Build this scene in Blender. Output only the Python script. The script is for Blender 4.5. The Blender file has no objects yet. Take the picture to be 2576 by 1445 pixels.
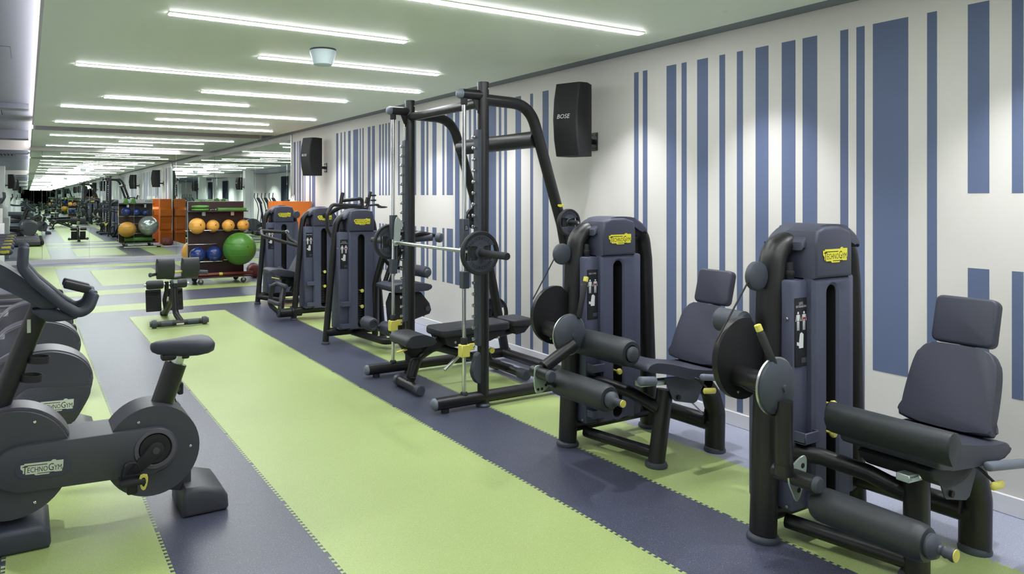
import bpy, bmesh, math, random
from mathutils import Vector, Matrix
random.seed(7)
S = bpy.context.scene
COL = S.collection
PI = math.pi
V = Vector

# ------------------------------------------------------------------ camera
cam_d = bpy.data.cameras.new('camera')
cam_d.lens = 36.0 * 1800.0 / 2576.0
cam_d.sensor_width = 36.0
cam_d.shift_x = (1288.0 - 1107.25) / 2576.0
cam_d.shift_y = -(722.5 - 495.0) / 2576.0
cam_d.clip_start = 0.05
cam_d.clip_end = 300
cam = bpy.data.objects.new('camera', cam_d)
cam.location = (0, 0, 1.54)
cam.rotation_euler = (PI / 2, 0, -math.radians(30.0))
COL.objects.link(cam)
S.camera = cam

# ------------------------------------------------------------------ world, exposure, light strengths
w = bpy.data.worlds.new('world')
S.world = w
w.use_nodes = True
w.node_tree.nodes['Background'].inputs[0].default_value = (0.75, 0.8, 0.9, 1)
w.node_tree.nodes['Background'].inputs[1].default_value = 0.25
S.view_settings.view_transform = 'Standard'
S.view_settings.look = 'None'
S.view_settings.gamma = 1.0
S.view_settings.exposure = 1.5
S.cycles.max_bounces = 7
S.cycles.diffuse_bounces = 4
S.cycles.glossy_bounces = 5
S.cycles.transmission_bounces = 2
S.cycles.caustics_reflective = False
S.cycles.caustics_refractive = False
S.view_settings.use_curve_mapping = False
STRIP_E = 17.0      # ceiling light strips
COVE_E = 5.0        # cove light along the lowered ceiling edge
SPOT_W = 33.0       # wall-washing downlights in the slot by the striped wall
AISLE_FILL_W = 210.0     # fill lamps added over the left aisle to lift floor and ceiling
STRIP_COL = (0.955, 0.97, 1.0)

# ------------------------------------------------------------------ helpers
def lin(c):
    return tuple(((x / 255.0) / 12.92 if x <= 10 else (((x / 255.0) + 0.055) / 1.055) ** 2.4) for x in c)

def mat(name, rgb, rough=0.5, metal=0.0, bump=None, speck=None, coat=0.0, spec=0.5, vary=None, trans=0.0):
    """bump=(scale,strength); speck=[(scale,threshold,rgb),...]; vary=(scale,amount)"""
    m = bpy.data.materials.new(name)
    m.use_nodes = True
    nt = m.node_tree
    b = nt.nodes['Principled BSDF']
    col = lin(rgb)
    b.inputs['Base Color'].default_value = (*col, 1)
    b.inputs['Roughness'].default_value = rough
    b.inputs['Metallic'].default_value = metal
    b.inputs['Specular IOR Level'].default_value = spec
    b.inputs['Coat Weight'].default_value = coat
    b.inputs['Coat Roughness'].default_value = 0.15
    b.inputs['Transmission Weight'].default_value = trans
    tc = nt.nodes.new('ShaderNodeTexCoord')
    out = None
    if vary:
        n = nt.nodes.new('ShaderNodeTexNoise'); n.inputs['Scale'].default_value = vary[0]; n.inputs['Detail'].default_value = 4
        nt.links.new(tc.outputs['Object'], n.inputs['Vector'])
        mr = nt.nodes.new('ShaderNodeMapRange'); mr.inputs['From Min'].default_value = 0.3; mr.inputs['From Max'].default_value = 0.7
        mr.inputs['To Min'].default_value = 1 - vary[1]; mr.inputs['To Max'].default_value = 1 + vary[1]
        nt.links.new(n.outputs['Fac'], mr.inputs['Value'])
        mx = nt.nodes.new('ShaderNodeMix'); mx.data_type = 'RGBA'; mx.blend_type = 'MULTIPLY'; mx.inputs[0].default_value = 1
        mx.inputs[6].default_value = (*col, 1)
        nt.links.new(mr.outputs['Result'], mx.inputs[7])
        out = mx.outputs[2]
    for sc, th, rgb2 in (speck or []):
        n = nt.nodes.new('ShaderNodeTexNoise'); n.inputs['Scale'].default_value = sc; n.inputs['Detail'].default_value = 1.0
        nt.links.new(tc.outputs['Object'], n.inputs['Vector'])
        mr = nt.nodes.new('ShaderNodeMapRange'); mr.inputs['From Min'].default_value = th; mr.inputs['From Max'].default_value = th + 0.04
        nt.links.new(n.outputs['Fac'], mr.inputs['Value'])
        mx = nt.nodes.new('ShaderNodeMix'); mx.data_type = 'RGBA'
        nt.links.new(mr.outputs['Result'], mx.inputs[0])
        if out: nt.links.new(out, mx.inputs[6])
        else: mx.inputs[6].default_value = (*col, 1)
        mx.inputs[7].default_value = (*lin(rgb2), 1)
        out = mx.outputs[2]
    if out: nt.links.new(out, b.inputs['Base Color'])
    if bump:
        n = nt.nodes.new('ShaderNodeTexNoise'); n.inputs['Scale'].default_value = bump[0]; n.inputs['Detail'].default_value = 2
        nt.links.new(tc.outputs['Object'], n.inputs['Vector'])
        bp = nt.nodes.new('ShaderNodeBump'); bp.inputs['Strength'].default_value = bump[1]; bp.inputs['Distance'].default_value = 0.002
        nt.links.new(n.outputs['Fac'], bp.inputs['Height'])
        nt.links.new(bp.outputs['Normal'], b.inputs['Normal'])
    return m

def emit(name, col, e):
    m = bpy.data.materials.new(name); m.use_nodes = True
    nt = m.node_tree
    b = nt.nodes['Principled BSDF']
    b.inputs['Base Color'].default_value = (0.8, 0.8, 0.8, 1)
    b.inputs['Emission Color'].default_value = (*col, 1)
    b.inputs['Emission Strength'].default_value = e
    return m

M = {}
M['frame'] = mat('black_frame_paint', (25, 24, 27), 0.38, bump=(900, 0.05))
M['tower'] = mat('blue_grey_plastic', (80, 83, 105), 0.5, bump=(700, 0.08))
M['cap'] = mat('dark_blue_grey_plastic', (63, 65, 82), 0.5, bump=(700, 0.08))
M['pad'] = mat('black_leatherette', (57, 59, 73), 0.5, bump=(450, 0.22))
M['pad2'] = mat('charcoal_leatherette', (44, 48, 53), 0.5, bump=(450, 0.22))
M['pad3'] = mat('matte_black_leatherette', (42, 43, 50), 0.5, bump=(450, 0.22))
M['rubber'] = mat('black_rubber', (32, 33, 37), 0.65, bump=(500, 0.15))
M['grey'] = mat('grey_plastic', (108, 115, 128), 0.5)
M['mid'] = mat('dark_grey_plastic', (66, 71, 82), 0.5)
M['chrome'] = mat('chrome', (214, 216, 218), 0.16, 1.0)
M['steel'] = mat('brushed_steel', (196, 200, 196), 0.32, 1.0)
M['zinc'] = mat('zinc_plate', (196, 210, 204), 0.4, 0.8)
M['yellow'] = mat('pale_yellow_plastic', (222, 212, 104), 0.45)
M['logo_y'] = mat('logo_yellow', (226, 219, 62), 0.5)
M['logo_w'] = mat('logo_pale', (215, 222, 205), 0.5)
M['ink'] = mat('black_ink', (22, 22, 24), 0.6)
M['white_ink'] = mat('white_ink', (225, 228, 230), 0.6)
M['red_ink'] = mat('red_ink', (190, 60, 50), 0.6)
M['placard'] = mat('black_placard', (28, 28, 33), 0.4)
M['hole'] = mat('black_recess', (12, 12, 14), 0.7)
M['green_mat'] = mat('lime_rubber', (166, 184, 118), 0.42, speck=[(190, 0.645, (138, 160, 86)), (170, 0.66, (190, 204, 150))], vary=(1.2, 0.04), spec=0.5)
M['dark_mat'] = mat('charcoal_rubber', (74, 77, 96), 0.36, speck=[(170, 0.615, (46, 48, 58)), (190, 0.67, (150, 155, 172))], vary=(1.5, 0.07), spec=0.55)
M['light_mat'] = mat('light_grey_rubber', (158, 162, 182), 0.4, speck=[(180, 0.63, (190, 194, 210)), (200, 0.66, (118, 121, 138))])
M['wall'] = mat('warm_white_paint', (212, 209, 204), 0.7, bump=(300, 0.03))
M['wallL'] = mat('white_paint', (222, 224, 220), 0.75)
M['stripe'] = mat('slate_blue_paint', (90, 103, 134), 0.7)
M['ceil'] = mat('green_bounce_ceiling', (245, 252, 238), 0.45, spec=0.35)  # white ceiling; green bounce from the floor is put into the colour
M['slab'] = mat('grey_ceiling', (116, 120, 130), 0.5)
M['groove'] = mat('lilac_white', (216, 210, 216), 0.7)  # pale lilac for the groove face and the cove lip
M['slot'] = mat('slot_grey', (122, 128, 136), 0.6)
M['base'] = mat('white_trim_paint', (224, 224, 226), 0.5)
M['curtain'] = mat('dark_navy_curtain', (42, 50, 64), 0.85)
M['strip'] = emit('light_strip_diffuser', STRIP_COL, STRIP_E)
M['cove'] = emit('cove_light_tape', (1.0, 0.95, 0.98), COVE_E)
M['orange'] = mat('orange_laminate', (238, 128, 40), 0.5)
M['whitep'] = mat('white_plastic', (228, 230, 230), 0.4)
M['wood'] = mat('dark_brown_laminate', (58, 40, 38), 0.45, vary=(6, 0.1))
M['maroon'] = mat('maroon_rubber', (128, 62, 56), 0.5)
M['ball_y'] = mat('amber_vinyl', (246, 184, 84), 0.4, coat=0.1)
M['ball_b'] = mat('navy_gloss_vinyl', (30, 56, 124), 0.2, coat=0.4)
M['ball_g'] = mat('leaf_green_vinyl', (74, 134, 50), 0.4, coat=0.1)
M['ball_s'] = mat('silver_vinyl', (196, 204, 206), 0.2, 0.6)
M['foam_g'] = mat('green_foam', (96, 152, 68), 0.55)
M['speaker'] = mat('speaker_black', (17, 17, 20), 0.65, bump=(1200, 0.2))
M['ap'] = mat('pale_blue_plastic', (206, 222, 228), 0.4)
M['screen'] = mat('screen_glass', (120, 132, 140), 0.15)
M['bikebody'] = mat('bike_charcoal_plastic', (70, 71, 80), 0.45, bump=(600, 0.05))
M['bikecap'] = mat('bike_grey_plastic', (94, 92, 103), 0.4, bump=(600, 0.05))
M['bikedark'] = mat('bike_dark_grip', (58, 62, 76), 0.5, bump=(500, 0.1))

def mirror_mat():
    m = bpy.data.materials.new('mirror_glass'); m.use_nodes = True
    b = m.node_tree.nodes['Principled BSDF']
    b.inputs['Base Color'].default_value = (0.82, 0.88, 0.84, 1)
    b.inputs['Metallic'].default_value = 1.0
    b.inputs['Roughness'].default_value = 0.0
    return m
M['mirror'] = mirror_mat()

def link(name, me, mt, parent=None):
    if mt is not None and not me.materials:
        me.materials.append(mt)
    o = bpy.data.objects.new(name, me)
    COL.objects.link(o)
    if parent is not None:
        o.parent = parent
    return o

def ob(name, bm, m, parent=None, sharp=38, kind=None):
    bmesh.ops.recalc_face_normals(bm, faces=bm.faces[:])
    a = math.radians(sharp)
    for f in bm.faces: f.smooth = True
    for e in bm.edges:
        if len(e.link_faces) == 2:
            if e.calc_face_angle(0) > a: e.smooth = False
    me = bpy.data.meshes.new(name)
    bm.to_mesh(me); bm.free()
    o = link(name, me, M[m] if isinstance(m, str) else m, parent)
    if kind: o['kind'] = kind
    return o

def tag(o, label, cat, group=None):
    o['label'] = label; o['category'] = cat
    if group: o['group'] = group
    return o

def thing(name, label, cat, loc=(0, 0, 0), rz=0.0, group=None):
    o = bpy.data.objects.new(name, None)
    COL.objects.link(o)
    o.empty_display_size = 0.1
    o.location = loc; o.rotation_euler = (0, 0, rz)
    return tag(o, label, cat, group)

def copy_tree(o, parent=None):
    c = o.copy(); COL.objects.link(c)
    c.parent = parent
    for ch in list(o.children): copy_tree(ch, c)
    return c

def nb(): return bmesh.new()

def frame(o, x, y):
    x = V(x).normalized(); y = V(y); z = x.cross(y).normalized(); y = z.cross(x)
    return Matrix(((x.x, y.x, z.x, o[0]), (x.y, y.y, z.y, o[1]), (x.z, y.z, z.z, o[2]), (0, 0, 0, 1)))

def box(bm, lo, hi, bev=0.0, seg=2, mtx=None):
    lo = V(lo); hi = V(hi)
    c = (lo + hi) / 2; s = hi - lo
    r = bmesh.ops.create_cube(bm, size=1.0, matrix=Matrix.Translation(c) @ Matrix.Diagonal((s.x, s.y, s.z, 1)))
    vs = r['verts']
    if bev > 0:
        es = list({e for v in vs for e in v.link_edges})
        rr = bmesh.ops.bevel(bm, geom=es, offset=min(bev, 0.49 * min(s)), segments=seg, profile=0.5, affect='EDGES')
        vs = list({v for f in rr['faces'] for v in f.verts} | {v for v in vs if v.is_valid})
    if mtx is not None:
        bmesh.ops.transform(bm, matrix=mtx, verts=vs)
    return bm

def obox(bm, c, ax, ay, sx, sy, sz, bev=0.0, seg=2):
    """box centred at c, local x along ax, y near ay"""
    return box(bm, (-sx / 2, -sy / 2, -sz / 2), (sx / 2, sy / 2, sz / 2), bev, seg, frame(c, ax, ay))

def fillet(pts, r, n=6):
    pts = [V(p) for p in pts]
    if r <= 0 or len(pts) < 3: return pts
    out = [pts[0]]
    for i in range(1, len(pts) - 1):
        p, a, b = pts[i], pts[i - 1] - pts[i], pts[i + 1] - pts[i]
        la, lb = a.length, b.length
        a.normalize(); b.normalize()
        ang = a.angle(b)
        if ang > PI - 0.03: out.append(p); continue
        t = min(r / math.tan(ang / 2), la * 0.49, lb * 0.49)
        A, B = p + a * t, p + b * t
        for k in range(n + 1):
            u = k / n
            out.append((1 - u) ** 2 * A + 2 * u * (1 - u) * p + u * u * B)
    out.append(pts[-1])
    return out

def tube(bm, pts, r, rb=None, ref=None, fil=0.0, seg=14, n=6, cap=True, rnd=0.0):
    """sweep; r may be a list per control point only without fillet; rb = radius along ref"""
    P = fillet(pts, fil, n)
    rb = rb if rb is not None else r
    if ref is None:
        d = (P[-1] - P[0]).normalized()
        ref = V((0, 0, 1)) if abs(d.z) < 0.8 else V((0, 1, 0))
        if len(P) > 2:
            nrm = (P[len(P) // 2] - P[0]).cross(P[-1] - P[0])
            if nrm.length > 1e-5: ref = nrm.normalized()
    ref = V(ref)
    rings = []
    L = len(P)
    prevN = None
    def ring(p, N, B, ra, rbb):
        return [bm.verts.new(p + N * (math.cos(2 * PI * k / seg) * rbb) + B * (math.sin(2 * PI * k / seg) * ra)) for k in range(seg)]
    for i in range(L):
        if i == 0: T = P[1] - P[0]
        elif i == L - 1: T = P[-1] - P[-2]
        else: T = (P[i + 1] - P[i]).normalized() + (P[i] - P[i - 1]).normalized()
        T.normalize()
        N = ref - T * ref.dot(T)
        if N.length < 1e-3: N = prevN if prevN is not None else T.orthogonal()
        N.normalize(); prevN = N
        B = T.cross(N)
        ra = r[i] if isinstance(r, (list, tuple)) else r
        rbb = rb[i] if isinstance(rb, (list, tuple)) else rb
        if rnd > 0 and i == 0:
            for f_, s_ in ((1.0, 0.45), (0.5, 0.85)):
                rings.append(ring(p=P[0] - T * rnd * f_ + T * rnd, N=N, B=B, ra=ra * s_, rbb=rbb * s_))
            rings.append(ring(P[0] + T * rnd, N, B, ra, rbb))
        elif rnd > 0 and i == L - 1:
            rings.append(ring(P[-1] - T * rnd, N, B, ra, rbb))
            for f_, s_ in ((0.5, 0.85), (0.0, 0.45)):
                rings.append(ring(P[-1] - T * rnd * f_, N, B, ra * s_, rbb * s_))
        else:
            rings.append(ring(P[i], N, B, ra, rbb))
    for a, b in zip(rings, rings[1:]):
        for k in range(seg):
            bm.faces.new((a[k], a[(k + 1) % seg], b[(k + 1) % seg], b[k]))
    if cap:
        bm.faces.new(list(reversed(rings[0]))); bm.faces.new(rings[-1])
    return bm

def lathe(bm, prof, o, axis=(0, 0, 1), seg=24, arc=None):
    """prof [(radius, height)] revolved about axis through o"""
    ax = V(axis).normalized()
    N = ax.orthogonal().normalized(); B = ax.cross(N)
    o = V(o)
    rings = []
    for r, h in prof:
        if r < 1e-5: rings.append([bm.verts.new(o + ax * h)])
        else: rings.append([bm.verts.new(o + ax * h + (N * math.cos(2 * PI * k / seg) + B * math.sin(2 * PI * k / seg)) * r) for k in range(seg)])
    for a, b in zip(rings, rings[1:]):
        for k in range(seg):
            k2 = (k + 1) % seg
            if len(a) == 1 and len(b) == 1: continue
            if len(a) == 1: bm.faces.new((a[0], b[k2], b[k]))
            elif len(b) == 1: bm.faces.new((a[k], a[k2], b[0]))
            else: bm.faces.new((a[k], a[k2], b[k2], b[k]))
    if abs(prof[0][0] - prof[-1][0]) + abs(prof[0][1] - prof[-1][1]) < 1e-6:
        bmesh.ops.remove_doubles(bm, verts=[v for r_ in (rings[0], rings[-1]) for v in r_], dist=1e-6)
        return bm
    if len(rings[0]) > 1: bm.faces.new(list(reversed(rings[0])))
    if len(rings[-1]) > 1: bm.faces.new(rings[-1])
    return bm

def cyl(bm, a, b, r, seg=20, ch=0.0):
    a = V(a); b = V(b); h = (b - a).length
    pr = [(r, 0), (r, h)] if ch <= 0 else [(r - ch, 0), (r, ch), (r, h - ch), (r - ch, h)]
    return lathe(bm, pr, a, b - a, seg)

def sphere(bm, c, r, sx=1, sy=1, sz=1, seg=32, rings=18):
    bmesh.ops.create_uvsphere(bm, u_segments=seg, v_segments=rings, radius=r, matrix=Matrix.Translation(c) @ Matrix.Diagonal((sx, sy, sz, 1)))
    return bm

def prism(bm, out, th, mtx, bev=0.0, seg=2, hole=None):
    """outline in local xy, thickness along local z (centred); bevels both rims"""
    n = len(out)
    a = [bm.verts.new((x, y, -th / 2)) for x, y in out]
    b = [bm.verts.new((x, y, th / 2)) for x, y in out]
    fa = bm.faces.new(list(reversed(a))); fb = bm.faces.new(b)
    for k in range(n): bm.faces.new((a[k], a[(k + 1) % n], b[(k + 1) % n], b[k]))
    vs = a + b
    if bev > 0:
        es = list(fa.edges) + list(fb.edges)
        rr = bmesh.ops.bevel(bm, geom=es, offset=bev, segments=seg, profile=0.5, affect='EDGES', clamp_overlap=True)
        vs = list({v for f in rr['faces'] for v in f.verts} | {v for v in vs if v.is_valid})
    bmesh.ops.transform(bm, matrix=mtx, verts=vs)
    return bm

def rrect(w, h, r, n=5, cx=0, cy=0):
    r = min(r, w / 2 - 1e-4, h / 2 - 1e-4)
    pts = []
    for sx, sy, a0 in ((1, 1, 0), (-1, 1, PI / 2), (-1, -1, PI), (1, -1, 1.5 * PI)):
        for k in range(n + 1):
            a = a0 + PI / 2 * k / n
            pts.append((cx + sx * (w / 2 - r) + r * math.cos(a), cy + sy * (h / 2 - r) + r * math.sin(a)))
    return pts

def circ(r, n=32, cx=0, cy=0): return [(cx + r * math.cos(2 * PI * k / n), cy + r * math.sin(2 * PI * k / n)) for k in range(n)]

def smooth_poly(pts, n=4):
    """closed Catmull-Rom through 2D points"""
    out = []; L = len(pts)
    for i in range(L):
        p0, p1, p2, p3 = (V((*pts[(i + k - 1) % L], 0)) for k in range(4))
        for k in range(n):
            t = k / n
            q = 0.5 * ((2 * p1) + (-p0 + p2) * t + (2 * p0 - 5 * p1 + 4 * p2 - p3) * t * t + (-p0 + 3 * p1 - 3 * p2 + p3) * t ** 3)
            out.append((q.x, q.y))
    return out

def roller(bm, a, b, r, seg=28):
    """upholstered foam roller with tucked ends"""
    a = V(a); b = V(b); L = (b - a).length
    pr = [(0, 0.012), (r * 0.55, 0.012), (r * 0.62, 0.0), (r * 0.86, 0.004), (r * 0.97, 0.02), (r, 0.045), (r, L - 0.045), (r * 0.97, L - 0.02), (r * 0.86, L - 0.004), (r * 0.62, L), (r * 0.55, L - 0.012), (0, L - 0.012)]
    return lathe(bm, pr, a, b - a, seg)

TXT = {}
def text_me(body, size=1.0, ext=0.0):
    key = (body, size, ext)
    if key in TXT: return TXT[key]
    cu = bpy.data.curves.new('txt', 'FONT')
    cu.body = body; cu.size = size; cu.align_x = 'CENTER'; cu.align_y = 'CENTER'; cu.extrude = ext; cu.resolution_u = 2
    o = bpy.data.objects.new('txt', cu); COL.objects.link(o)
    me = bpy.data.meshes.new_from_object(o)
    bpy.data.objects.remove(o); bpy.data.curves.remove(cu)
    me.materials.clear()
    TXT[key] = me
    return me

def text_bm(bm, body, size, mtx):
    me = text_me(body, size)
    n0 = len(bm.verts)
    bm.from_mesh(me)
    bm.verts.ensure_lookup_table()
    bmesh.ops.transform(bm, matrix=mtx, verts=bm.verts[n0:])
    return bm

def text_fit(bm, body, x0, x1, y0, y1, z, mtx=None):
    me = text_me(body, 1.0)
    xs = [v.co.x for v in me.vertices]; ys = [v.co.y for v in me.vertices]
    sx = (x1 - x0) / (max(xs) - min(xs)); sy = (y1 - y0) / (max(ys) - min(ys))
    m = Matrix.Translation((x0 - min(xs) * sx, y0 - min(ys) * sy, z)) @ Matrix.Diagonal((sx, sy, 1, 1))
    n0 = len(bm.verts); bm.from_mesh(me); bm.verts.ensure_lookup_table()
    bmesh.ops.transform(bm, matrix=(mtx @ m) if mtx else m, verts=bm.verts[n0:])

LOGO_OUT = [(-.5, .13), (-.42, .13), (-.42, .16), (.2, .16), (.24, .2), (.31, .2), (.33, .17), (.5, .17), (.5, -.03), (.48, -.06), (.48, -.13), (.2, -.13), (.17, -.17), (-.14, -.17), (-.18, -.13), (-.38, -.13), (-.38, -.1), (-.44, -.1), (-.44, -.02), (-.5, .03)]
LOGO = {}
def logo(parent, mtx, wdt, plate='logo_y', name='brand_badge'):
    """badge in the local xy plane of mtx, width wdt, with the lettering as its sub-part"""
    if 'p' not in LOGO:
        bm = nb(); prism(bm, LOGO_OUT, 0.012, Matrix.Identity(4))
        me = bpy.data.meshes.new('brand_badge'); bm.to_mesh(me); bm.free(); LOGO['p'] = me
        bm = nb()
        I = Matrix.Translation
        text_fit(bm, 'T', -.455, -.335, -.10, .085, .008); text_fit(bm, 'ECHNO', -.335, .135, -.085, .05, .008)
        text_fit(bm, 'G', .15, .275, -.085, .105, .008); text_fit(bm, 'YM', .285, .465, -.085, .055, .008)
        box(bm, (-.42, .088, .007), (.12, .108, .009)); box(bm, (-.1, -.135, .007), (.3, -.118, .009))
        me = bpy.data.meshes.new('brand_lettering'); bm.to_mesh(me); bm.free(); LOGO['t'] = me
    k = (plate,)
    if k not in LOGO:
        a = LOGO['p'].copy(); a.materials.append(M[plate]); b = LOGO['t'].copy(); b.materials.append(M['ink']); LOGO[k] = (a, b)
    a, b = LOGO[k]
    o = link(name, a, None, parent); o.matrix_local = mtx @ Matrix.Diagonal((wdt, wdt, wdt * .35, 1))
    t = link('lettering', b, None, o)
    return o

def bolt(name, parent, c, ax, r=0.007, m='steel'):
    bm = nb(); lathe(bm, [(r, 0), (r, .004), (r * .7, .006), (0, .006)], c, ax, 10)
    return ob(name, bm, m, parent)
# ================================================================== SETTING
XW, YF, YB, XL, ZC = 4.12, 18.6, -2.5, -3.4, 2.66
TILE = 0.603
def struct(o): o['kind'] = 'structure'; return o

bm = nb(); box(bm, (XL - .1, YB - .1, -.08), (XW + .1, YF + .1, 0))
floor = struct(ob('floor', bm, 'dark_mat'))

def mat_piece(name, x0, x1, y0, y1, m, edges, z=0.0008):
    """rubber flooring field with dovetail teeth along the chosen edges"""
    bm = nb()
    def q(ps): bm.faces.new([bm.verts.new((x, y, z)) for x, y in ps])
    q([(x0, y0), (x1, y0), (x1, y1), (x0, y1)])
    p = TILE / 18.0; dp = 0.016
    for e in edges:
        if e in 'LR': a0, a1, fx = y0, y1, (x0 if e == 'L' else x1)
        else: a0, a1, fx = x0, x1, (y0 if e == 'N' else y1)
        s = -1 if e in 'LN' else 1
        n = int(round((a1 - a0) / p))
        pp = (a1 - a0) / max(n, 1)
        for k in range(n):
            if k % 18 == 17: continue
            c = a0 + (k + .5) * pp
            t = [(c - .10 * p * 2, 0), (c + .10 * p * 2, 0), (c + .16 * p * 2, s * dp), (c - .16 * p * 2, s * dp)]
            if e in 'LR': q([(fx + d, a) for a, d in t])
            else: q([(a, fx + d) for a, d in t])
    return ob(name, bm, m, floor)
TX = [0.517 + TILE * k for k in range(-1, 6)]     # -0.09 0.52 1.12 1.72 2.33 2.93 3.53
hp = 0.008
for args in [
    (TX[0] + hp, TX[1] - hp, YB, 18.0, 'LR'), (TX[2] + hp, TX[4] - hp, YB, 9.885, 'LRF'), (TX[5] + hp, TX[6] - hp, YB, 9.885, 'LRF'),
    (TX[1], TX[6] - hp, 10.49, 11.10, 'NF'), (TX[1], TX[6] - hp, 12.33, 12.93, 'NFR'), (TX[2] + hp, TX[4] - hp, 13.55, 16.56, 'LRNF'),
    (TX[5] + hp, TX[6] - hp, 12.93, 17.2, 'LR'), (TX[1], TX[6] - hp, 17.2, 17.9, 'NFR')]:
    x0, x1, y0, y1, e = args
    mat_piece('green_rubber_mat', x0, x1, y0, y1, 'green_mat', e.replace('F', 'T'))
mat_piece('grey_rubber_mat', TX[6] - hp + .0, XW, YB, YF, 'light_mat', '', 0.0004)
mat_piece('grey_rubber_mat', TX[0], XW, 18.05, YF, 'light_mat', '', 0.0006)
bm = nb(); box(bm, (2.05, 18.12, .0), (2.4, 18.2, .004)); ob('floor_socket_plate', bm, 'steel', floor)

# ---- striped wall on the right
YM = 12.45                                        # where the wall mirror begins
bm = nb(); box(bm, (XW, YB, 0), (XW + .12, YM, 2.8))
wallR = struct(ob('wall_right', bm, 'wall'))
ZT, ZG1, ZG2, ZM, ZB = 2.511, 1.558, 1.18, 0.565, 0.10
G = [(12.255, 12.358), (12.12, 12.163), (11.973, 12.069), (11.837, 11.89), (11.747, 11.788), (11.47, 11.548), (11.26, 11.412)]
F1 = [(10.25, 10.334), (10.106, 10.154), (9.966, 10.013), (9.769, 9.859), (9.492, 9.67), (9.396, 9.435), (9.296, 9.34), (9.066, 9.153), (8.922, 9.013)]
GP = [(8.732, 8.782), (8.638, 8.684), (8.547, 8.591), (8.452, 8.499), (8.358, 8.405), (8.166, 8.212), (7.986, 8.03), (7.722, 7.763), (7.416, 7.46), (7.221, 7.316), (7.039, 7.084), (6.849, 6.985), (1.706, 1.799), (1.566, 1.612), (1.30, 1.39), (1.16, 1.2)]
GF = [(7.509, 7.599)]
MM = [(6.71, 6.803), (6.57, 6.611), (6.474, 6.514), (6.364, 6.423), (2.082, 2.268), (1.941, 1.988), (.78, .87), (.55, .6), (.3, .42), (.05, .1)]
F2 = [(6.001, 6.16), (5.91, 5.952), (5.811, 5.857), (5.578, 5.667), (5.389, 5.432), (5.158, 5.245), (4.049, 4.095), (3.957, 4.003), (3.675, 3.767), (3.58, 3.626), (3.394, 3.486), (3.252, 3.298), (3.112, 3.158), (2.923, 3.016), (2.737, 2.829), (2.596, 2.689), (2.408, 2.454), (2.314, 2.36), (-.2, -.1), (-.5, -.45), (-.8, -.7), (-1.1, -1.0), (-1.5, -1.3), (-1.9, -1.8), (-2.3, -2.2)]
def stripe(y0, y1, z0, z1):
    bm = nb(); box(bm, (XW - .0015, y0, z0), (XW + .001, y1, z1)); ob('painted_stripe', bm, 'stripe', wallR)
for a, b in G + F1 + F2: stripe(a, b, ZB, ZT)
for a, b in MM: stripe(a, b, ZM, ZT)
for a, b in GP: stripe(a, b, ZG1, ZT); stripe(a, b, ZM, ZG2)
for a, b in GF: stripe(a, b, ZG1, ZT); stripe(a, b, ZB, ZG2)
bm = nb(); box(bm, (XW - .016, YB, 0), (XW, YM, .095), .004, 1)
struct(ob('baseboard_right', bm, 'base'))

# ---- mirror part of the right wall
bm = nb(); box(bm, (XW + .012, YM, 0), (XW + .12, YF + .1, 2.8)); wallM = struct(ob('wall_right', bm, 'wall'))
box_y = [YM + .02] + [12.51 + 1.168 * k for k in range(1, 6)] + [YF]
for a, b in zip(box_y, box_y[1:]):
    bm = nb(); box(bm, (XW, a + .0015, .10), (XW + .011, b - .0015, 2.56), .001, 1); ob('mirror_panel', bm, 'mirror', wallM)
bm = nb(); box(bm, (XW - .02, YM + .02, 0), (XW + .01, YF, .10), .004, 1); struct(ob('baseboard_right', bm, 'base'))
bm = nb(); box(bm, (XW - .02, YM - .015, 0), (XW + .012, YM + .02, 2.66)); struct(ob('trim_1', bm, 'steel'))
# ---- end wall with mirrors
bm = nb(); box(bm, (XL, YF + .012, 0), (XW + .12, YF + .15, 2.8)); wallE = struct(ob('wall_back', bm, 'wall'))
xs = [.297 - .966 * k for k in range(3, 0, -1)] + [.297, 1.264, 2.229, 3.194, XW - .002]
for a, b in zip(xs, xs[1:]):
    bm = nb(); box(bm, (a + .0015, YF, .10), (b - .0015, YF + .011, 2.585), .001, 1); ob('mirror_panel', bm, 'mirror', wallE)
bm = nb(); box(bm, (XL, YF - .015, 0), (XW - .02, YF + .012, .10), .004, 1); struct(ob('baseboard_back', bm, 'base'))
# ---- end wall behind the viewpoint, mirrored too
bm = nb(); box(bm, (XL, YB - .15, 0), (XW + .12, YB - .012, 2.8)); wallN = struct(ob('wall_front', bm, 'wall'))
for k in range(7):
    a = -2.6 + .96 * k
    bm = nb(); box(bm, (a + .0015, YB - .012, .10), (min(a + .96, XW) - .0015, YB, 2.585), .001, 1); ob('mirror_panel', bm, 'mirror', wallN)
# ---- left wall: plaster, window bays with dark curtains, columns
bm = nb(); box(bm, (XL - .12, YB - .15, 0), (XL, YF + .15, 2.85)); struct(ob('wall_left', bm, 'wallL'))
for i, (y0, y1) in enumerate([(0.4, 1.5), (6.2, 7.6), (10.9, 12.2), (15.2, 16.4)]):
    bm = nb()
    n = int((y1 - y0) / .04)
    A = [bm.verts.new((XL + .05 + .028 * math.sin(k * 1.9), y0 + (y1 - y0) * k / n, .05)) for k in range(n + 1)]
    B = [bm.verts.new((XL + .05 + .028 * math.sin(k * 1.9), y0 + (y1 - y0) * k / n, 2.6)) for k in range(n + 1)]
    for k in range(n): bm.faces.new((A[k], A[k + 1], B[k + 1], B[k]))
    tag(ob('window_curtain', bm, 'curtain'), ['dark pleated curtain on the wall beside the mirror behind the viewpoint', 'dark pleated curtain on the wall facing the cross trainers', 'dark pleated curtain on the wall facing the treadmills', 'dark pleated curtain on the wall nearest the paper roll stand'][i], 'curtain', 'curtains on the far side wall')
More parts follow.
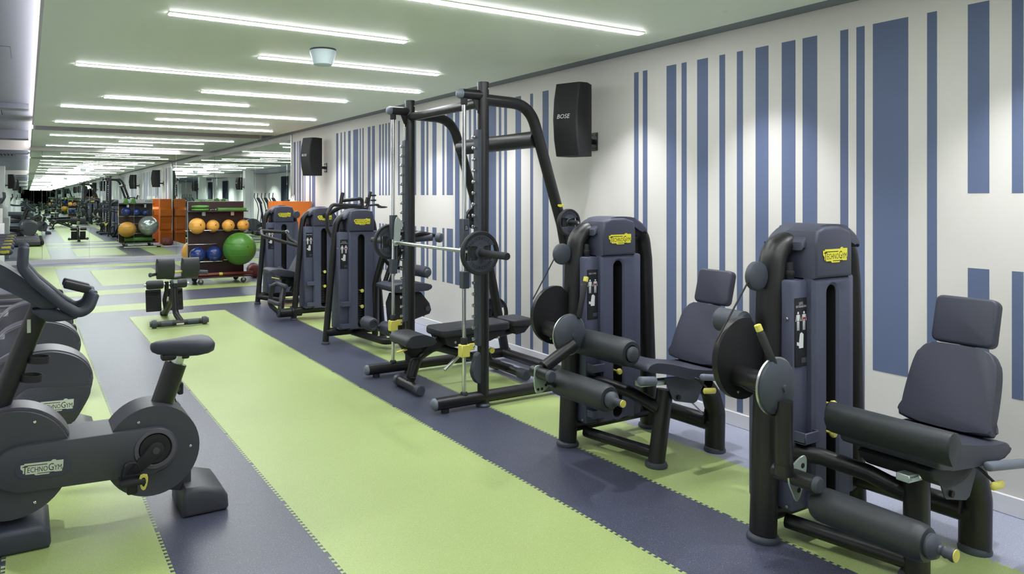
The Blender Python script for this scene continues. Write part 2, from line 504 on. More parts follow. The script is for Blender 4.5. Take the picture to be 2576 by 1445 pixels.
for i, y in enumerate((2.75, 13.2)):
    bm = nb(); box(bm, (-1.2, y - .2, 0), (-.78, y + .2, 2.8), .01, 1)
    struct(ob('column', bm, 'wallL'))

# ---- ceiling
bm = nb(); box(bm, (XL - .12, YB - .15, 2.80), (XW + .12, YF + .15, 2.9)); struct(ob('ceiling', bm, 'slab'))
for y0, y1 in ((YB, 12.93), (13.78, YF)):
    bm = nb(); box(bm, (.085, y0, ZC), (3.95, y1, ZC + .135)); struct(ob('ceiling', bm, 'ceil'))
bm = nb(); box(bm, (.12, 13.765, ZC + .002), (3.90, 13.779, ZC + .138)); struct(ob('trim_2', bm, 'groove'))
bm = nb(); box(bm, (3.95, YB, ZC + .004), (XW, YF, ZC + .12)); struct(ob('trim_3', bm, 'slot'))
bm = nb(); box(bm, (XL, 11.2, 2.73), (.02, 11.5, 2.8)); box(bm, (XL, 15.7, 2.64), (.02, 16.1, 2.8)); struct(ob('ceiling_beam', bm, 'slab'))
# cove light tape on the edge of the lowered ceiling
for i, (y0, y1) in enumerate(((YB, 5.2), (5.2, 12.9), (13.78, YF))):
    t = thing('cove_light', ['long cove light along the ceiling edge nearest the camera', 'cove light along the ceiling edge above the cross trainers and treadmills', 'cove light along the ceiling edge beyond the ceiling groove'][i], 'light', (.08, y0, ZC), 0, 'cove lights')
    bm = nb(); box(bm, (-.004, .01, .03), (.003, y1 - y0 - .01, .10)); ob('light_tape', bm, 'cove', t)
    bm = nb(); box(bm, (-.012, 0, .0), (.004, y1 - y0, .02)); ob('lip', bm, 'groove', t)

# ---- ceiling light strips
rows = [(3.55, 'D'), (4.59, 'L'), (5.67, 'R'), (6.74, 'D'), (7.84, 'R'), (8.81, 'L'), (9.93, 'D'), (10.98, 'R'), (12.04, 'D'), (14.70, 'D'), (15.70, 'R'), (16.58, 'L'), (17.70, 'D'), (18.45, 'R')]
back = [(2.47, 'L'), (1.40, 'R'), (.35, 'D'), (-.75, 'L'), (-1.8, 'R')]
SPAN = {'L': [(.745, 2.365)], 'R': [(1.60, 3.255)], 'D': [(.355, 1.985), (1.995, 3.64)]}
ORD = ['first', 'second', 'third', 'fourth', 'fifth', 'sixth', 'seventh', 'eighth', 'ninth', 'tenth', 'eleventh', 'twelfth', 'thirteenth', 'fourteenth']
def strip_light(x0, x1, y, label, group):
    t = thing('ceiling_light', label, 'light', ((x0 + x1) / 2, y, ZC), 0, group)
    h = (x1 - x0) / 2; wd = .027
    bm = nb(); box(bm, (-h + .004, -wd, -.013), (h - .004, wd, .0), .003, 1); ob('diffuser', bm, 'strip', t)
    bm = nb()
    for s in (-1, 1): box(bm, (-h, s * (wd + .003) - .003, -.006), (h, s * (wd + .003) + .003, .002))
    for s in (-1, 1): box(bm, (s * (h - .002) - .002, -wd, -.006), (s * (h - .002) + .002, wd, .002))
    ob('channel', bm, 'ceil', t)
for i, (y, k) in enumerate(rows):
    for j, (a, b) in enumerate(SPAN[k]):
        side = {'L': 'a single strip', 'R': 'a single strip', 'D': ('left of its joined pair', 'right of its joined pair')[j]}[k]
        strip_light(a, b, y, 'recessed white ceiling light strip, %s row from the camera, %s' % (ORD[i], side), 'ceiling light strips')
for i, (y, k) in enumerate(back):
    for a, b in SPAN[k]:
        strip_light(a, b, y, 'recessed white ceiling light strip over the viewpoint, seen only in the mirrors', 'ceiling light strips overhead')

# ---- downlights washing the striped wall
for i, y in enumerate([-1.5, 0.0, 1.45, 2.89, 4.02, 5.65, 7.16, 8.63, 10.1, 11.55]):
    n = ['behind the viewpoint, out of view'] * 2 + ['first from the camera', 'second from the camera', 'third from the camera', 'fourth from the camera', 'fifth from the camera', 'sixth from the camera', 'seventh from the camera', 'eighth from the camera']
    t = thing('downlight', 'small recessed downlight above the striped wall, ' + n[i], 'light', (3.66, y, ZC), 0, 'wall downlights')
    bm = nb(); lathe(bm, [(.018, 0), (.018, -.002), (.012, -.003), (.011, .0), (.018, 0)], (0, 0, 0), (0, 0, 1), 20); ob('ring', bm, 'ceil', t)
    ld = bpy.data.lights.new('downlight_lamp', 'SPOT'); ld.energy = SPOT_W; ld.spot_size = math.radians(84); ld.spot_blend = 0.8; ld.shadow_soft_size = .02
    ld.color = (.95, .96, 1.0)
    lo = bpy.data.objects.new('downlight_lamp', ld); COL.objects.link(lo); lo.parent = t; lo.location = (0, 0, -.02)

# ---- added fill lamps over the left aisle, out of view, brightening by bounce
for i, y in enumerate((-1.0, 2.2, 5.4, 8.6, 11.8, 15.0)):
    t = thing('downlight', 'added round fill lamp in the grey ceiling over the left aisle, %s from the camera end' % ORD[i], 'light', (-2.2, y, 2.80), 0, 'added aisle fill lamps')
    bm = nb(); lathe(bm, [(.07, 0), (.07, -.006), (.055, -.008), (.05, .0), (.07, 0)], (0, 0, 0), (0, 0, 1), 24); ob('ring', bm, 'whitep', t)
    ld = bpy.data.lights.new('downlight_lamp', 'SPOT'); ld.energy = AISLE_FILL_W; ld.spot_size = math.radians(130); ld.spot_blend = 0.8; ld.shadow_soft_size = .05
    lo = bpy.data.objects.new('downlight_lamp', ld); COL.objects.link(lo); lo.parent = t; lo.location = (0, 0, -.02)

# ---- wireless access point on the ceiling
t = thing('ceiling_access_point', 'pale blue tapered round access point hanging on the ceiling', 'access point', (1.95, 5.16, ZC))
bm = nb(); lathe(bm, [(.10, 0), (.098, -.008), (.096, -.012)], (0, 0, 0), (0, 0, 1), 32); ob('mounting_ring', bm, 'mid', t)
bm = nb(); lathe(bm, [(.1, -.012), (.1, -.03), (.072, -.115), (.055, -.124), (0, -.126)], (0, 0, 0), (0, 0, 1), 32); ob('housing', bm, 'ap', t)
# ---- air grilles in the grey ceiling on the left
for i, y in enumerate((12.2, 17.0)):
    t = thing('air_grille', ['slatted black air grille in the grey ceiling on the left, nearer one', 'slatted black air grille in the grey ceiling on the left, farther one'][i], 'air vent', (-.62, y, 2.80), 0, 'ceiling air grilles')
    bm = nb(); box(bm, (-.30, -.6, -.006), (.30, .6, -.001)); ob('backing', bm, 'hole', t)
    for k in range(7):
        bm = nb(); box(bm, (-.27 + k * .09 - .016, -.6, -.014), (-.27 + k * .09 + .016, .6, -.004)); ob('slat', bm, 'slab', t)
t = thing('access_hatch', 'square flush access hatch in the grey ceiling on the left', 'hatch', (-.42, 7.3, 2.80))
bm = nb(); box(bm, (-.3, -.3, -.002), (.3, .3, -.0005)); ob('gap_frame', bm, 'mid', t)
bm = nb(); box(bm, (-.294, -.294, -.004), (.294, .294, -.001)); ob('panel', bm, 'slab', t)

# ---- loudspeakers
def speaker(x, y, face, label):
    """face +1: cabinet hangs on the -x side of its bracket"""
    t = thing('wall_speaker', label, 'speaker', (x, y, 2.0), 0 if face > 0 else PI, 'wall loudspeakers')
    bm = nb(); box(bm, (-.012, -.055, -.075), (0, .055, .075), .003, 1)
    for dz in (-.055, .055):
        for dy in (-.035, .0, .035): cyl(bm, (-.016, dy, dz), (-.012, dy, dz), .006, 8)
    ob('wall_plate', bm, 'frame', t)
    bm = nb(); tube(bm, [(-.01, 0, .0), (-.12, -.0, .0)], .022); ob('bracket_arm', bm, 'frame', t)
    Rz = Matrix.Translation((-.24, -.03, .165)) @ Matrix.Rotation(math.radians(20), 4, 'Z')
    hh = .295
    bm = nb()
    prof = [(-.125, -.235), (-.145, -.10), (-.15, 0.0), (-.145, .10), (-.125, .235)]
    # cabinet: trapezoid plan, bowed front (front faces -x in its own frame)
    ringsz = [(-hh, -.10), (-hh * .55, -.135), (0, -.15), (hh * .55, -.135), (hh, -.10)]
    prev = None
    for z, fx in ringsz:
        ps = [(fx, -.10), (fx + .01, -.112), (-.02, -.135), (.115, -.10), (.125, -.06), (.125, .06), (.115, .10), (-.02, .135), (fx + .01, .112), (fx, .10)]
        r = [bm.verts.new(Rz @ V((a, b, z))) for a, b in ps]
        if prev:
            for k in range(len(r)): bm.faces.new((prev[k], prev[(k + 1) % len(r)], r[(k + 1) % len(r)], r[k]))
        else: bm.faces.new(list(reversed(r)))
        prev = r
    bm.faces.new(prev)
    ob('cabinet', bm, 'speaker', t, 30)
    bm = nb(); text_bm(bm, 'BOSE', .05, Rz @ Matrix.Translation((-.1525, .01, .02)) @ Matrix.Rotation(-PI / 2, 4, 'Z') @ Matrix.Rotation(PI / 2, 4, 'X') @ Matrix(((1, .25, 0, 0), (0, 1, 0, 0), (0, 0, 1, 0), (0, 0, 0, 1))))
    ob('lettering', bm, 'white_ink', t)
    bm = nb(); tube(bm, [(-.11, .0, .12), (-.07, .01, .08), (-.075, .0, .02), (-.03, .0, -.02)], .004, fil=.03, seg=6); ob('cable', bm, 'ink', t)
    return t
speaker(XW, 4.56, 1, 'black loudspeaker on the striped wall above the leg curl machine')
speaker(XW, 10.77, 1, 'black loudspeaker on the striped wall next to the wall mirror')
speaker(-.78, 2.75, -1, 'black loudspeaker on the white column beside the bike')
# ================================================================== WEIGHT MACHINES
I4 = Matrix.Identity(4)
FRONT = lambda x, y, z: frame((x, y, z), (1, 0, 0), (0, 0, 1))        # faces -y: local x = +x, local y = up
def flat(bm, mtx, pts):
    bm.faces.new([bm.verts.new(mtx @ V((x, y, 0))) for x, y in pts])

def figure(bm, mtx, cx, cy, h):
    """small printed body figure"""
    s = h
    flat(bm, mtx, [(cx + a * s, cy + b * s) for a, b in circ(.07, 10, 0, .43)])
    for pts in ([(-.13, .34), (.13, .34), (.10, .02), (-.10, .02)], [(-.15, .33), (-.13, .34), (-.17, .0), (-.22, .0)], [(.15, .33), (.22, .0), (.17, .0), (.13, .34)],
                [(-.10, .0), (-.01, .0), (-.03, -.48), (-.09, -.48)], [(.01, .0), (.10, .0), (.09, -.48), (.03, -.48)]):
        flat(bm, mtx, [(cx + a * s, cy + b * s) for a, b in pts])

def tower(t, legs=.70, rt=(.05, .062), lean=.05, words=None, pins=(.38, .53), shelf=(.50, .24), body_h=1.175, thick=True, xo=0.0):
    """weight stack tower: origin on the floor under its left upright"""
    L = legs
    # U frame
    bm = nb()
    tube(bm, [(0, 0, .03), (lean, 0, 1.13), (lean + .03, 0, 1.325), (L / 2, 0, 1.335), (L - lean - .03, 0, 1.325), (L - lean, 0, 1.13), (L, 0, .03)], rt[0], rt[1], ref=(0, 1, 0), fil=.15, seg=18, n=8)
    fr = ob('frame_tube', bm, 'frame', t)
    for x in (0, L):
        bm = nb(); lathe(bm, [(rt[1] + .006, 0), (rt[1] + .008, .01), (rt[1] + .004, .022), (rt[1] - .004, .028)], (x, 0, 0), (0, 0, 1), 24); ob('foot_ring', bm, 'mid', t)
    bm = nb(); tube(bm, [(0, 0, .12), (L, 0, .12)], .045, seg=12); ob('base_bar', bm, 'frame', t)
    # body shell with slot in its front face
    x0, x1, yb, z0 = xo + .045, xo + .51, .11, .15
    bm = nb(); box(bm, (x0, -.115, z0), (xo + .165, yb, body_h - .006), .012, 2); box(bm, (xo + .41, -.115, z0), (x1, yb, body_h), .012, 2)
    box(bm, (xo + .12, .02, z0), (xo + .43, yb, body_h)); body = ob('body_shell', bm, 'tower', t)
    # front panel with stadium slot
    cx, hw, fw0, fw1, zs0, zs1, zt, zb = xo + .283, .038, xo + .145, xo + .425, .20, 1.105, body_h, .15
    bm = nb()
    inn, outr = [], []
    K = 8
    for k in range(K + 1):
        a = PI * k / K
        inn.append((cx + hw * math.cos(a), zs1 + hw * math.sin(a)))
        outr.append([(fw1, zs1), (fw1, zs1 + .03), (fw1, zt), (cx + .06, zt), (cx, zt), (cx - .06, zt), (fw0, zt), (fw0, zs1 + .03), (fw0, zs1)][k])
    for k in range(K + 1):
        a = PI + PI * k / K
        inn.append((cx + hw * math.cos(a), zs0 + hw * math.sin(a)))
        outr.append([(fw0, zs0), (fw0, zs0 - .02), (fw0, zb), (cx - .06, zb), (cx, zb), (cx + .06, zb), (fw1, zb), (fw1, zs0 - .02), (fw1, zs0)][k])
    yf = -.150
    def lay(pts, y, s=0.0): return [bm.verts.new((x, y, z)) for x, z in pts]
    def shrink(pts, s): return [(x + (s if abs(x - fw0) < 1e-6 else -s if abs(x - fw1) < 1e-6 else 0), z + (s if abs(z - zb) < 1e-6 else -s if abs(z - zt) < 1e-6 else 0)) for x, z in pts]
    rings = [lay(outr, -.10), lay(outr, yf + .014), lay(shrink(outr, .012), yf), lay([(cx + (x - cx) * 1.3, z + (.012 if z > zs1 else -.012 if z < zs0 else 0)) for x, z in inn], yf), lay(inn, yf + .008), lay(inn, yf + .012)]
    for a, b in zip(rings, rings[1:]):
        n = len(a)
        for k in range(n):
            try: bm.faces.new((a[k], a[(k + 1) % n], b[(k + 1) % n], b[k]))
            except ValueError: pass
    bmesh.ops.remove_doubles(bm, verts=bm.verts[:], dist=1e-5)
    ob('front_panel', bm, 'tower', t, 30)
    bm = nb()
    A_ = [bm.verts.new((x, yf + .012, z)) for x, z in inn]; B_ = [bm.verts.new((x, -.06, z)) for x, z in inn]
    for k in range(len(A_)): bm.faces.new((A_[k], A_[(k + 1) % len(A_)], B_[(k + 1) % len(B_)], B_[k]))
    bm.faces.new(B_); ob('slot_liner', bm, 'hole', t)
    st = None
    bm = nb()
    for k in range(15): box(bm, (cx - .034, -.085, .20 + k * .024), (cx + .034, -.062, .2205 + k * .024), .003, 1)
    st = ob('weight_stack', bm, 'rubber', t)
    for z in pins:
        bm = nb(); lathe(bm, [(.006, 0), (.006, .05), (.017, .055), (.02, .066), (.016, .074), (0, .076)], (cx + .006, -.085, z), (0, -1, 0), 14); ob('selector_pin', bm, 'yellow', st)
    # cap
    bm = nb()
    prism(bm, [(xo + .145, body_h), (xo + .425, body_h), (xo + .425, 1.33), (xo + .41, 1.385), (xo + .34, 1.405), (xo + .22, 1.405), (xo + .16, 1.385), (xo + .145, 1.33)], .16, frame((0, -.078, 0), (1, 0, 0), (0, 0, 1)), .016, 3)
    arch = []
    xa, xb = lean + .075, L - lean - .075
    xs_ = [xa + (xb - xa) * k / 12 for k in range(13)]
    def zz(x):
        u = (x - xa) / (xb - xa); return 1.335 + .078 * (1 - (2 * u - 1) ** 4) * (.85 + .3 * math.sin(PI * u)) * .88
    up = [(x, zz(x)) for x in xs_]; dn = [(x, zz(x) - .036 - .03 * math.sin(PI * (x - xa) / (xb - xa))) for x in reversed(xs_)]
    prism(bm, up + dn, .19, frame((0, -.015, 0), (1, 0, 0), (0, 0, 1)), .014, 3)
    cap = ob('top_cover', bm, 'cap', t, 40)
    logo(t, FRONT(xo + .285, -.1605, 1.275), .185)
    # pulley and shroud seen in the gap under the cover
    bm = nb(); box(bm, (xo + .12, -.02, body_h - .01), (xo + .46, .08, 1.33)); ob('inner_shroud', bm, 'hole', t)
    bm = nb(); lathe(bm, [(.02, 0), (.02, .03), (.024, .035), (.024, .05), (.018, .055), (.018, .09)], (xo + .10, -.06, body_h - .02), (0, 0, 1), 14); ob('guide_rod_sleeve', bm, 'rubber', t)
    # placard on the left panel
    pl = FRONT(xo + .098, -.1165, .94)
    bm = nb(); prism(bm, rrect(.083, .305, .003, 2), .003, pl); plo = ob('instruction_placard', bm, 'placard', t)
    pf = FRONT(xo + .098, -.1187, .94)
    if words:
        bm = nb()
        for i, wd in enumerate(words.split('\n')): text_bm(bm, wd, .0165 if len(wd) < 7 else .0135, pf @ Matrix.Translation((0, .128 - i * .014, 0)))
        ob('heading', bm, 'white_ink', plo)
    for cxx in (-.021, .021):
        bm = nb(); figure(bm, pf, cxx, .05, .085); ob('body_figure', bm, 'white_ink', plo)
    bm = nb(); flat(bm, pf, [(-.03, -.055), (-.015, -.06), (-.015, -.07), (.016, -.07), (.018, -.01), (.004, .0), (-.008, -.005), (-.015, -.045), (-.03, -.04)]); ob('machine_figure', bm, 'white_ink', plo)
    bm = nb(); prism(bm, rrect(.034, .022, .001, 1), .0006, pf @ Matrix.Translation((.02, -.125, 0))); ob('brand_box', bm, 'mid', plo)
    bm = nb(); flat(bm, pf @ Matrix.Translation((0, 0, .0004)), [(.012, .055), (.03, .055), (.03, .066), (.012, .066)]); ob('muscle_mark', bm, 'red_ink', plo)
    # pockets
    for i, z in enumerate(shelf):
        bm = nb(); box(bm, (xo + .055, -.165, z), (xo + .155, -.11, z + .01), .003, 1); box(bm, (xo + .055, -.168, z), (xo + .155, -.16, z + .05), .003, 1)
        box(bm, (xo + .055, -.165, z), (xo + .062, -.11, z + .05)); box(bm, (xo + .148, -.165, z), (xo + .155, -.11, z + .05)); ob('holder_pocket', bm, 'tower', t)
    for z in (.17, 1.0): bolt('bolt', t, (x0 - .003, -.09, z), (-1, 0, 0))
    return t

def backrest(t, b, top, yc, wb, wt, th=.06, name='backrest', m='pad', arc=.10):
    """padded back between bottom point b=(x,z) and top=(x,z)"""
    b3 = V((b[0], yc, b[1])); t3 = V((top[0], yc, top[1])); h = (t3 - b3).length
    mt = frame(b3, (0, -1, 0), t3 - b3)
    out = smooth_poly([(-wb * .44, .004), (wb * .44, .004), (wb * .5, .05), (wb * .5, h * .45), (wt * .5, h - arc), (wt * .40, h - .012), (wt * .2, h), (-wt * .2, h), (-wt * .40, h - .012), (-wt * .5, h - arc), (-wb * .5, h * .45), (-wb * .5, .05)], 4)
    bm = nb(); prism(bm, out, th, mt @ Matrix.Translation((0, 0, 0)), .018, 4)
    o = ob(name, bm, m, t, 50)
    return o, mt

def leg_machine(kind, label, loc):
    E = kind == 'extension'
    t = thing('leg_%s_machine' % kind, label, 'exercise machine', loc, 0, None)
    tower(t, words='LEG\nEXTENSION' if E else 'LEG CURL', pins=(.47, .60) if E else (.45,), shelf=(.46,) if E else (.47, .19))
    # pulley on the left upright with its cable
    bm = nb(); lathe(bm, [(.0, -.022), (.05, -.022), (.064, -.012), (.066, 0), (.064, .012), (.05, .022), (0, .022)], (-.045, -.0, 1.185), (0, 1, 0), 28); ob('pulley_cover', bm, 'mid', t)
    # cam disc
    cxx, czz = (-.145, .832) if E else (-.10, .815)
    out = [(.178 * math.cos(a), .178 * math.sin(a)) for a in [PI * .42 + PI * 1.2 * k / 24 for k in range(25)]] + [(.10, -.12), (.13, .0), (.10, .12)]
    bm = nb(); prism(bm, out, .028, frame((cxx, .0, czz), (1, 0, 0), (0, 0, 1)), .006, 2); cam_ = ob('cam_disc', bm, 'frame', t)
    bm = nb(); tube(bm, [(-.105, 0, 1.16), (cxx - .17, 0, .92)], .004, seg=6); ob('cable', bm, 'ink', t)
    for dx, dz in ((-.02, -.09), (-.045, -.14)): bolt('bolt', cam_, (cxx + dx, -.014, czz + dz), (0, -1, 0))
    hx, hz, hy = (-.215, .765, -.2) if E else (-.20, .745, -.24)
    bm = nb(); cyl(bm, (hx + .02, .0, hz - .0), (hx, hy, hz), .045, 22); tube(bm, [(0, 0, hz - .09), (hx, hy * .55, hz - .02)], .05, .03, seg=14); ob('hub_shaft', bm, 'frame', t)
    # grey hub disc
    bm = nb(); lathe(bm, [(.105, .0), (.119, .006), (.12, .016)], (hx, hy + .0, hz), (0, -1, 0), 36); ob('hub_rim', bm, 'steel', t)
    bm = nb(); lathe(bm, [(.114, .014), (.112, .026), (.085, .042), (.04, .05), (.014, .051), (.013, .060), (0, .061)], (hx, hy, hz), (0, -1, 0), 36); ob('hub_cover', bm, 'mid', t)
    # hand lever with yellow tip
    if E: a, b = V((hx - .01, hy - .03, hz + .05)), V((hx - .055, hy + .02, hz + .225))
    else: a, b = V((hx + .055, hy - .03, hz + .09)), V((hx + .115, hy - .02, hz + .30))
    bm = nb(); tube(bm, [a, b], .0165, seg=12, rnd=.008); lv = ob('adjusting_lever', bm, 'rubber', t)
    d = (b - a).normalized()
    bm = nb(); cyl(bm, b - d * .002, b + d * .028, .0145, 14, .003); ob('lever_tip', bm, 'yellow', lv)
    if E:
        bm = nb(); cyl(bm, (-.075, .03, .97), (-.075, .18, .97), .055, 24, .012); ob('counterweight', bm, 'mid', t)
        # lever arm down to the ankle roller
        bm = nb(); tube(bm, [(hx, hy - .05, hz - .05), (hx, hy - .05, .44)], .034, seg=16); tube(bm, [(hx, hy - .05, .46), (hx, hy - .05, .415)], .036); ob('lever_arm', bm, 'frame', t)
        ax, az = -.175, .405
        bm = nb(); cyl(bm, (ax, hy + .02, az), (ax, hy - .16, az), .033, 20, .004); ob('lever_sleeve', bm, 'frame', t)
        bm = nb(); lathe(bm, [(.033, 0), (.033, .012), (.026, .018), (0, .019)], (ax, hy - .16, az), (0, -1, 0), 20); ob('end_cap', bm, 'mid', t)
        bm = nb(); prism(bm, smooth_poly([(-.02, .035), (.06, .075), (.085, .04), (.05, -.07), (.02, -.105), (-.005, -.07), (-.035, -.01)], 4), .007, frame((ax, hy - .065, az), (1, 0, 0), (0, 0, 1)), .002, 1); pl = ob('index_plate', bm, 'zinc', t)
        for k, (px, pz) in enumerate(((.055, .035), (.06, .0), (.03, -.06))):
            bm = nb(); cyl(bm, (ax + px, hy - .070, az + pz), (ax + px, hy - .067, az + pz), .011, 12); ob('index_hole', bm, 'hole', pl)
        bm = nb(); tube(bm, [(ax + .01, hy - .12, az - .02), (ax + .05, hy - .16, az - .08), (-.11, -.34, .315)], .02, fil=.03); ob('roller_bracket', bm, 'frame', t)
        rx, rz, y0, y1, rr = -.118, .312, -.325, -.742, .069
        bm = nb(); roller(bm, (rx, y0, rz), (rx, y1, rz), rr); ro = ob('ankle_roller', bm, 'pad2', t)
        bm = nb(); lathe(bm, [(.044, -.004), (.046, .01), (.036, .026), (.018, .034), (.016, .042)], (rx, y1, rz), (0, -1, 0), 24); ob('roller_end_cap', bm, 'mid', ro)
        bm = nb(); lathe(bm, [(.016, .04), (.022, .05), (.02, .06), (.025, .075), (.023, .082)], (rx, y1, rz), (0, -1, 0), 20); ob('roller_knob', bm, 'mid', ro)
        bm = nb(); lathe(bm, [(.022, .08), (.022, .085), (0, .086)], (rx, y1, rz), (0, -1, 0), 20); ob('knob_tip', bm, 'yellow', ro)
        # thigh roller: teardrop section along y
        bm = nb(); prism(bm, smooth_poly([(-.05, .0), (-.035, .045), (.01, .055), (.045, .03), (.045, -.02), (.01, -.07), (-.02, -.06)], 5), .47, frame((.085, -.495, .615), (1, 0, 0), (0, 0, 1)), .01, 3); ob('thigh_roll', bm, 'pad2', t, 50)
    else:
        # lever arm slanting to the ankle roller, upper shin roller
        ax, az = -.435, .56
        bm = nb(); tube(bm, [(hx, hy - .05, hz - .05), (ax + .02, hy - .05, az + .03)], .034, seg=16); ob('lever_arm', bm, 'frame', t)
        bm = nb(); cyl(bm, (ax, hy + .02, az), (ax, hy - .13, az), .033, 20, .004); ob('lever_sleeve', bm, 'frame', t)
        bm = nb(); lathe(bm, [(.033, 0), (.033, .012), (.026, .018), (0, .019)], (ax, hy - .13, az), (0, -1, 0), 20); ob('end_cap', bm, 'mid', t)
        bm = nb(); prism(bm, smooth_poly([(-.035, .03), (.0, .04), (.03, .03), (.075, -.035), (.07, -.075), (.0, -.115), (-.035, -.09)], 4), .007, frame((ax, hy - .04, az), (1, 0, 0), (0, 0, 1)), .002, 1); pl = ob('index_plate', bm, 'zinc', t)
        for k, (px, pz) in enumerate(((.055, -.045), (.04, -.072), (.012, -.09), (-.015, -.09))):
            bm = nb(); cyl(bm, (ax + px, hy - .047, az + pz), (ax + px, hy - .0436, az + pz), .008, 10); ob('index_hole', bm, 'hole', pl)
        bm = nb(); tube(bm, [(ax + .02, hy - .1, az - .04), (-.33, -.27, .475), (-.25, -.28, .475)], .018, fil=.03); ob('roller_bracket', bm, 'frame', t)
        for nm, rx, rz, y0, y1, rr in (('ankle_roller', -.255, .475, -.21, -.645, .074), ('shin_roller', -.055, .683, -.10, -.60, .077)):
            bm = nb(); roller(bm, (rx, y0, rz), (rx, y1, rz), rr); ro = ob(nm, bm, 'pad2', t)
            if nm[0] == 'a':
                bm = nb(); lathe(bm, [(.042, -.004), (.045, .012), (.036, .03), (.02, .042), (.018, .07), (.021, .08), (.02, .09)], (rx, y1, rz), (0, -1, 0), 24); kn = ob('roller_knob', bm, 'mid', ro)
                bm = nb(); lathe(bm, [(.019, .088), (.019, .096), (0, .097)], (rx, y1, rz), (0, -1, 0), 18); ob('knob_tip', bm, 'yellow', ro)
            else:
                bm = nb(); lathe(bm, [(.04, -.004), (.042, .008), (.03, .02), (.015, .024), (0, .025)], (rx, y1, rz), (0, -1, 0), 24); ob('roller_end_cap', bm, 'mid', ro)
        bm = nb(); tube(bm, [(hx, hy - .04, hz - .06), (-.08, -.2, .69)], .02); ob('shin_bracket', bm, 'frame', t)
    # seat
    ys = -.53
    prof = [(.02, .585), (.04, .612), (.10, .622), (.22, .600), (.38, .556), (.54, .53), (.63, .522), (.66, .505), (.64, .478), (.52, .476), (.36, .497), (.2, .545), (.08, .57)] if not E else [(.10, .55), (.12, .585), (.2, .59), (.36, .56), (.54, .53), (.65, .52), (.68, .495), (.66, .465), (.45, .465), (.14, .50)]
    bm = nb(); prism(bm, smooth_poly(prof, 4), .38 if E else .32, frame((0, ys + .05, 0), (1, 0, 0), (0, 0, 1)), .022, 4); ob('seat', bm, 'pad', t, 50)
    # backrest and headrest
    o, mt = backrest(t, (.60, .53), (.745, .868), ys + .075, .345, .32, .06, 'backrest', 'pad', .075)
    bm = nb(); prism(bm, rrect(.25, .215, .03, 4), .055, frame((.795, ys + .075, .978), (0, -1, 0), (.055, 0, .21)), .014, 4); ob('headrest', bm, 'pad', t, 50)
    bm = nb(); tube(bm, [(.71, ys + .075, .50), (.80, ys + .075, .80), (.83, ys + .075, 1.02)], .018, .03, ref=(0, 1, 0), fil=.05); ob('back_spine', bm, 'frame', t)
    # seat carriage: slotted rail, side plate, handles, release lever
    kx, kz = (-.09, .0) if E else (-.13, .05)
    bm = nb(); obox(bm, (.42 + kx, ys - .02, .432 + kz), (1, 0, -.06), (0, 1, 0), .50, .05, .03, .003, 1); obox(bm, (.42 + kx, ys - .047, .432 + kz), (1, 0, -.06), (0, 1, 0), .48, .004, .012); ob('slide_rail', bm, 'zinc', t)
    for x in (.24, .36, .62): bolt('bolt', t, (x + kx, ys - .048, .440 + kz - .06 * (x - .42)), (0, -1, 0), .011, 'chrome')
    bm = nb(); prism(bm, [(.33, .47), (.66, .45), (.66, .40), (.60, .30), (.57, .29), (.42, .325), (.40, .34)], .008, frame((kx, ys - .06, kz), (1, 0, 0), (0, 0, 1)), .002, 1); ob('side_plate', bm, 'mid', t)
    bm = nb(); cyl(bm, (.44 + kx, ys - .075, .345 + kz), (.44 + kx, ys - .06, .345 + kz), .014, 14); ob('plate_bush', bm, 'hole', t)
    bm = nb(); tube(bm, [(.52 + kx, ys - .16, .47 + kz), (.83 + kx, ys - .16, .425 + kz)], .019, seg=14, rnd=.008); ob('side_handle', bm, 'grey', t)
    bm = nb(); tube(bm, [(.60 + kx, ys - .03, .46 + kz), (.60 + kx, ys - .16, .458 + kz)], .012); ob('handle_bracket', bm, 'frame', t)
    bm = nb(); tube(bm, [(.46 + kx, ys - .04, .47 + kz), (.54 + kx, ys - .12, .45 + kz), (.565 + kx, ys - .17, .395 + kz)], .006, fil=.05, seg=8); rl = ob('release_lever', bm, 'frame', t)
    bm = nb(); tube(bm, [(.525 + kx, ys - .175, .395 + kz), (.63 + kx, ys - .165, .38 + kz)], .011, .017, seg=12, rnd=.006); ob('lever_grip', bm, 'yellow', rl)
    if not E:
        bm = nb(); tube(bm, [(-.05, ys - .12, .545), (.07, ys - .12, .53)], .026, seg=14, rnd=.01); ob('front_grip', bm, 'grey', t)
        bm = nb(); tube(bm, [(.05, ys - .10, .53), (.14, ys - .02, .50)], .014); ob('grip_bracket', bm, 'frame', t)
    if E: bm = nb(); prism(bm, smooth_poly([(.14, .50), (.45, .47), (.44, .43), (.32, .39), (.22, .41), (.15, .45)], 3), .28, frame((0, ys + .04, 0), (1, 0, 0), (0, 0, 1)), .02, 3); ob('seat_shell', bm, 'rubber', t, 50)
    # posts and base
    px = .225
    bm = nb(); tube(bm, [(px - (.0 if E else .02), ys, .02), (px + (.0 if E else .05), ys, .43)], .047, seg=20); ob('front_post', bm, 'frame', t)
    bm = nb(); tube(bm, [(.70, ys, .02), (.705, ys, .24), (.66, ys, .36), (.60, ys, .42)], .05, .062, ref=(0, 1, 0), fil=.12, seg=18); ob('rear_post', bm, 'frame', t)
    for x in (px - (.0 if E else .02), .70):
        bm = nb(); lathe(bm, [(.062, 0), (.064, .012), (.058, .026), (.05, .03)], (x, ys, 0), (0, 0, 1), 24); ob('foot_ring', bm, 'mid', t)
    bm = nb(); tube(bm, [(.11, -.04, .075), (px, ys, .065)], .033, seg=12); ob('lower_bar', bm, 'frame', t)
    bm = nb(); tube(bm, [(.03, -.03, .405), (.11, -.20, .415), (.18, -.36, .385), (px + .01, ys, .325)], .036, fil=.12, seg=14); ob('upper_bar', bm, 'frame', t)
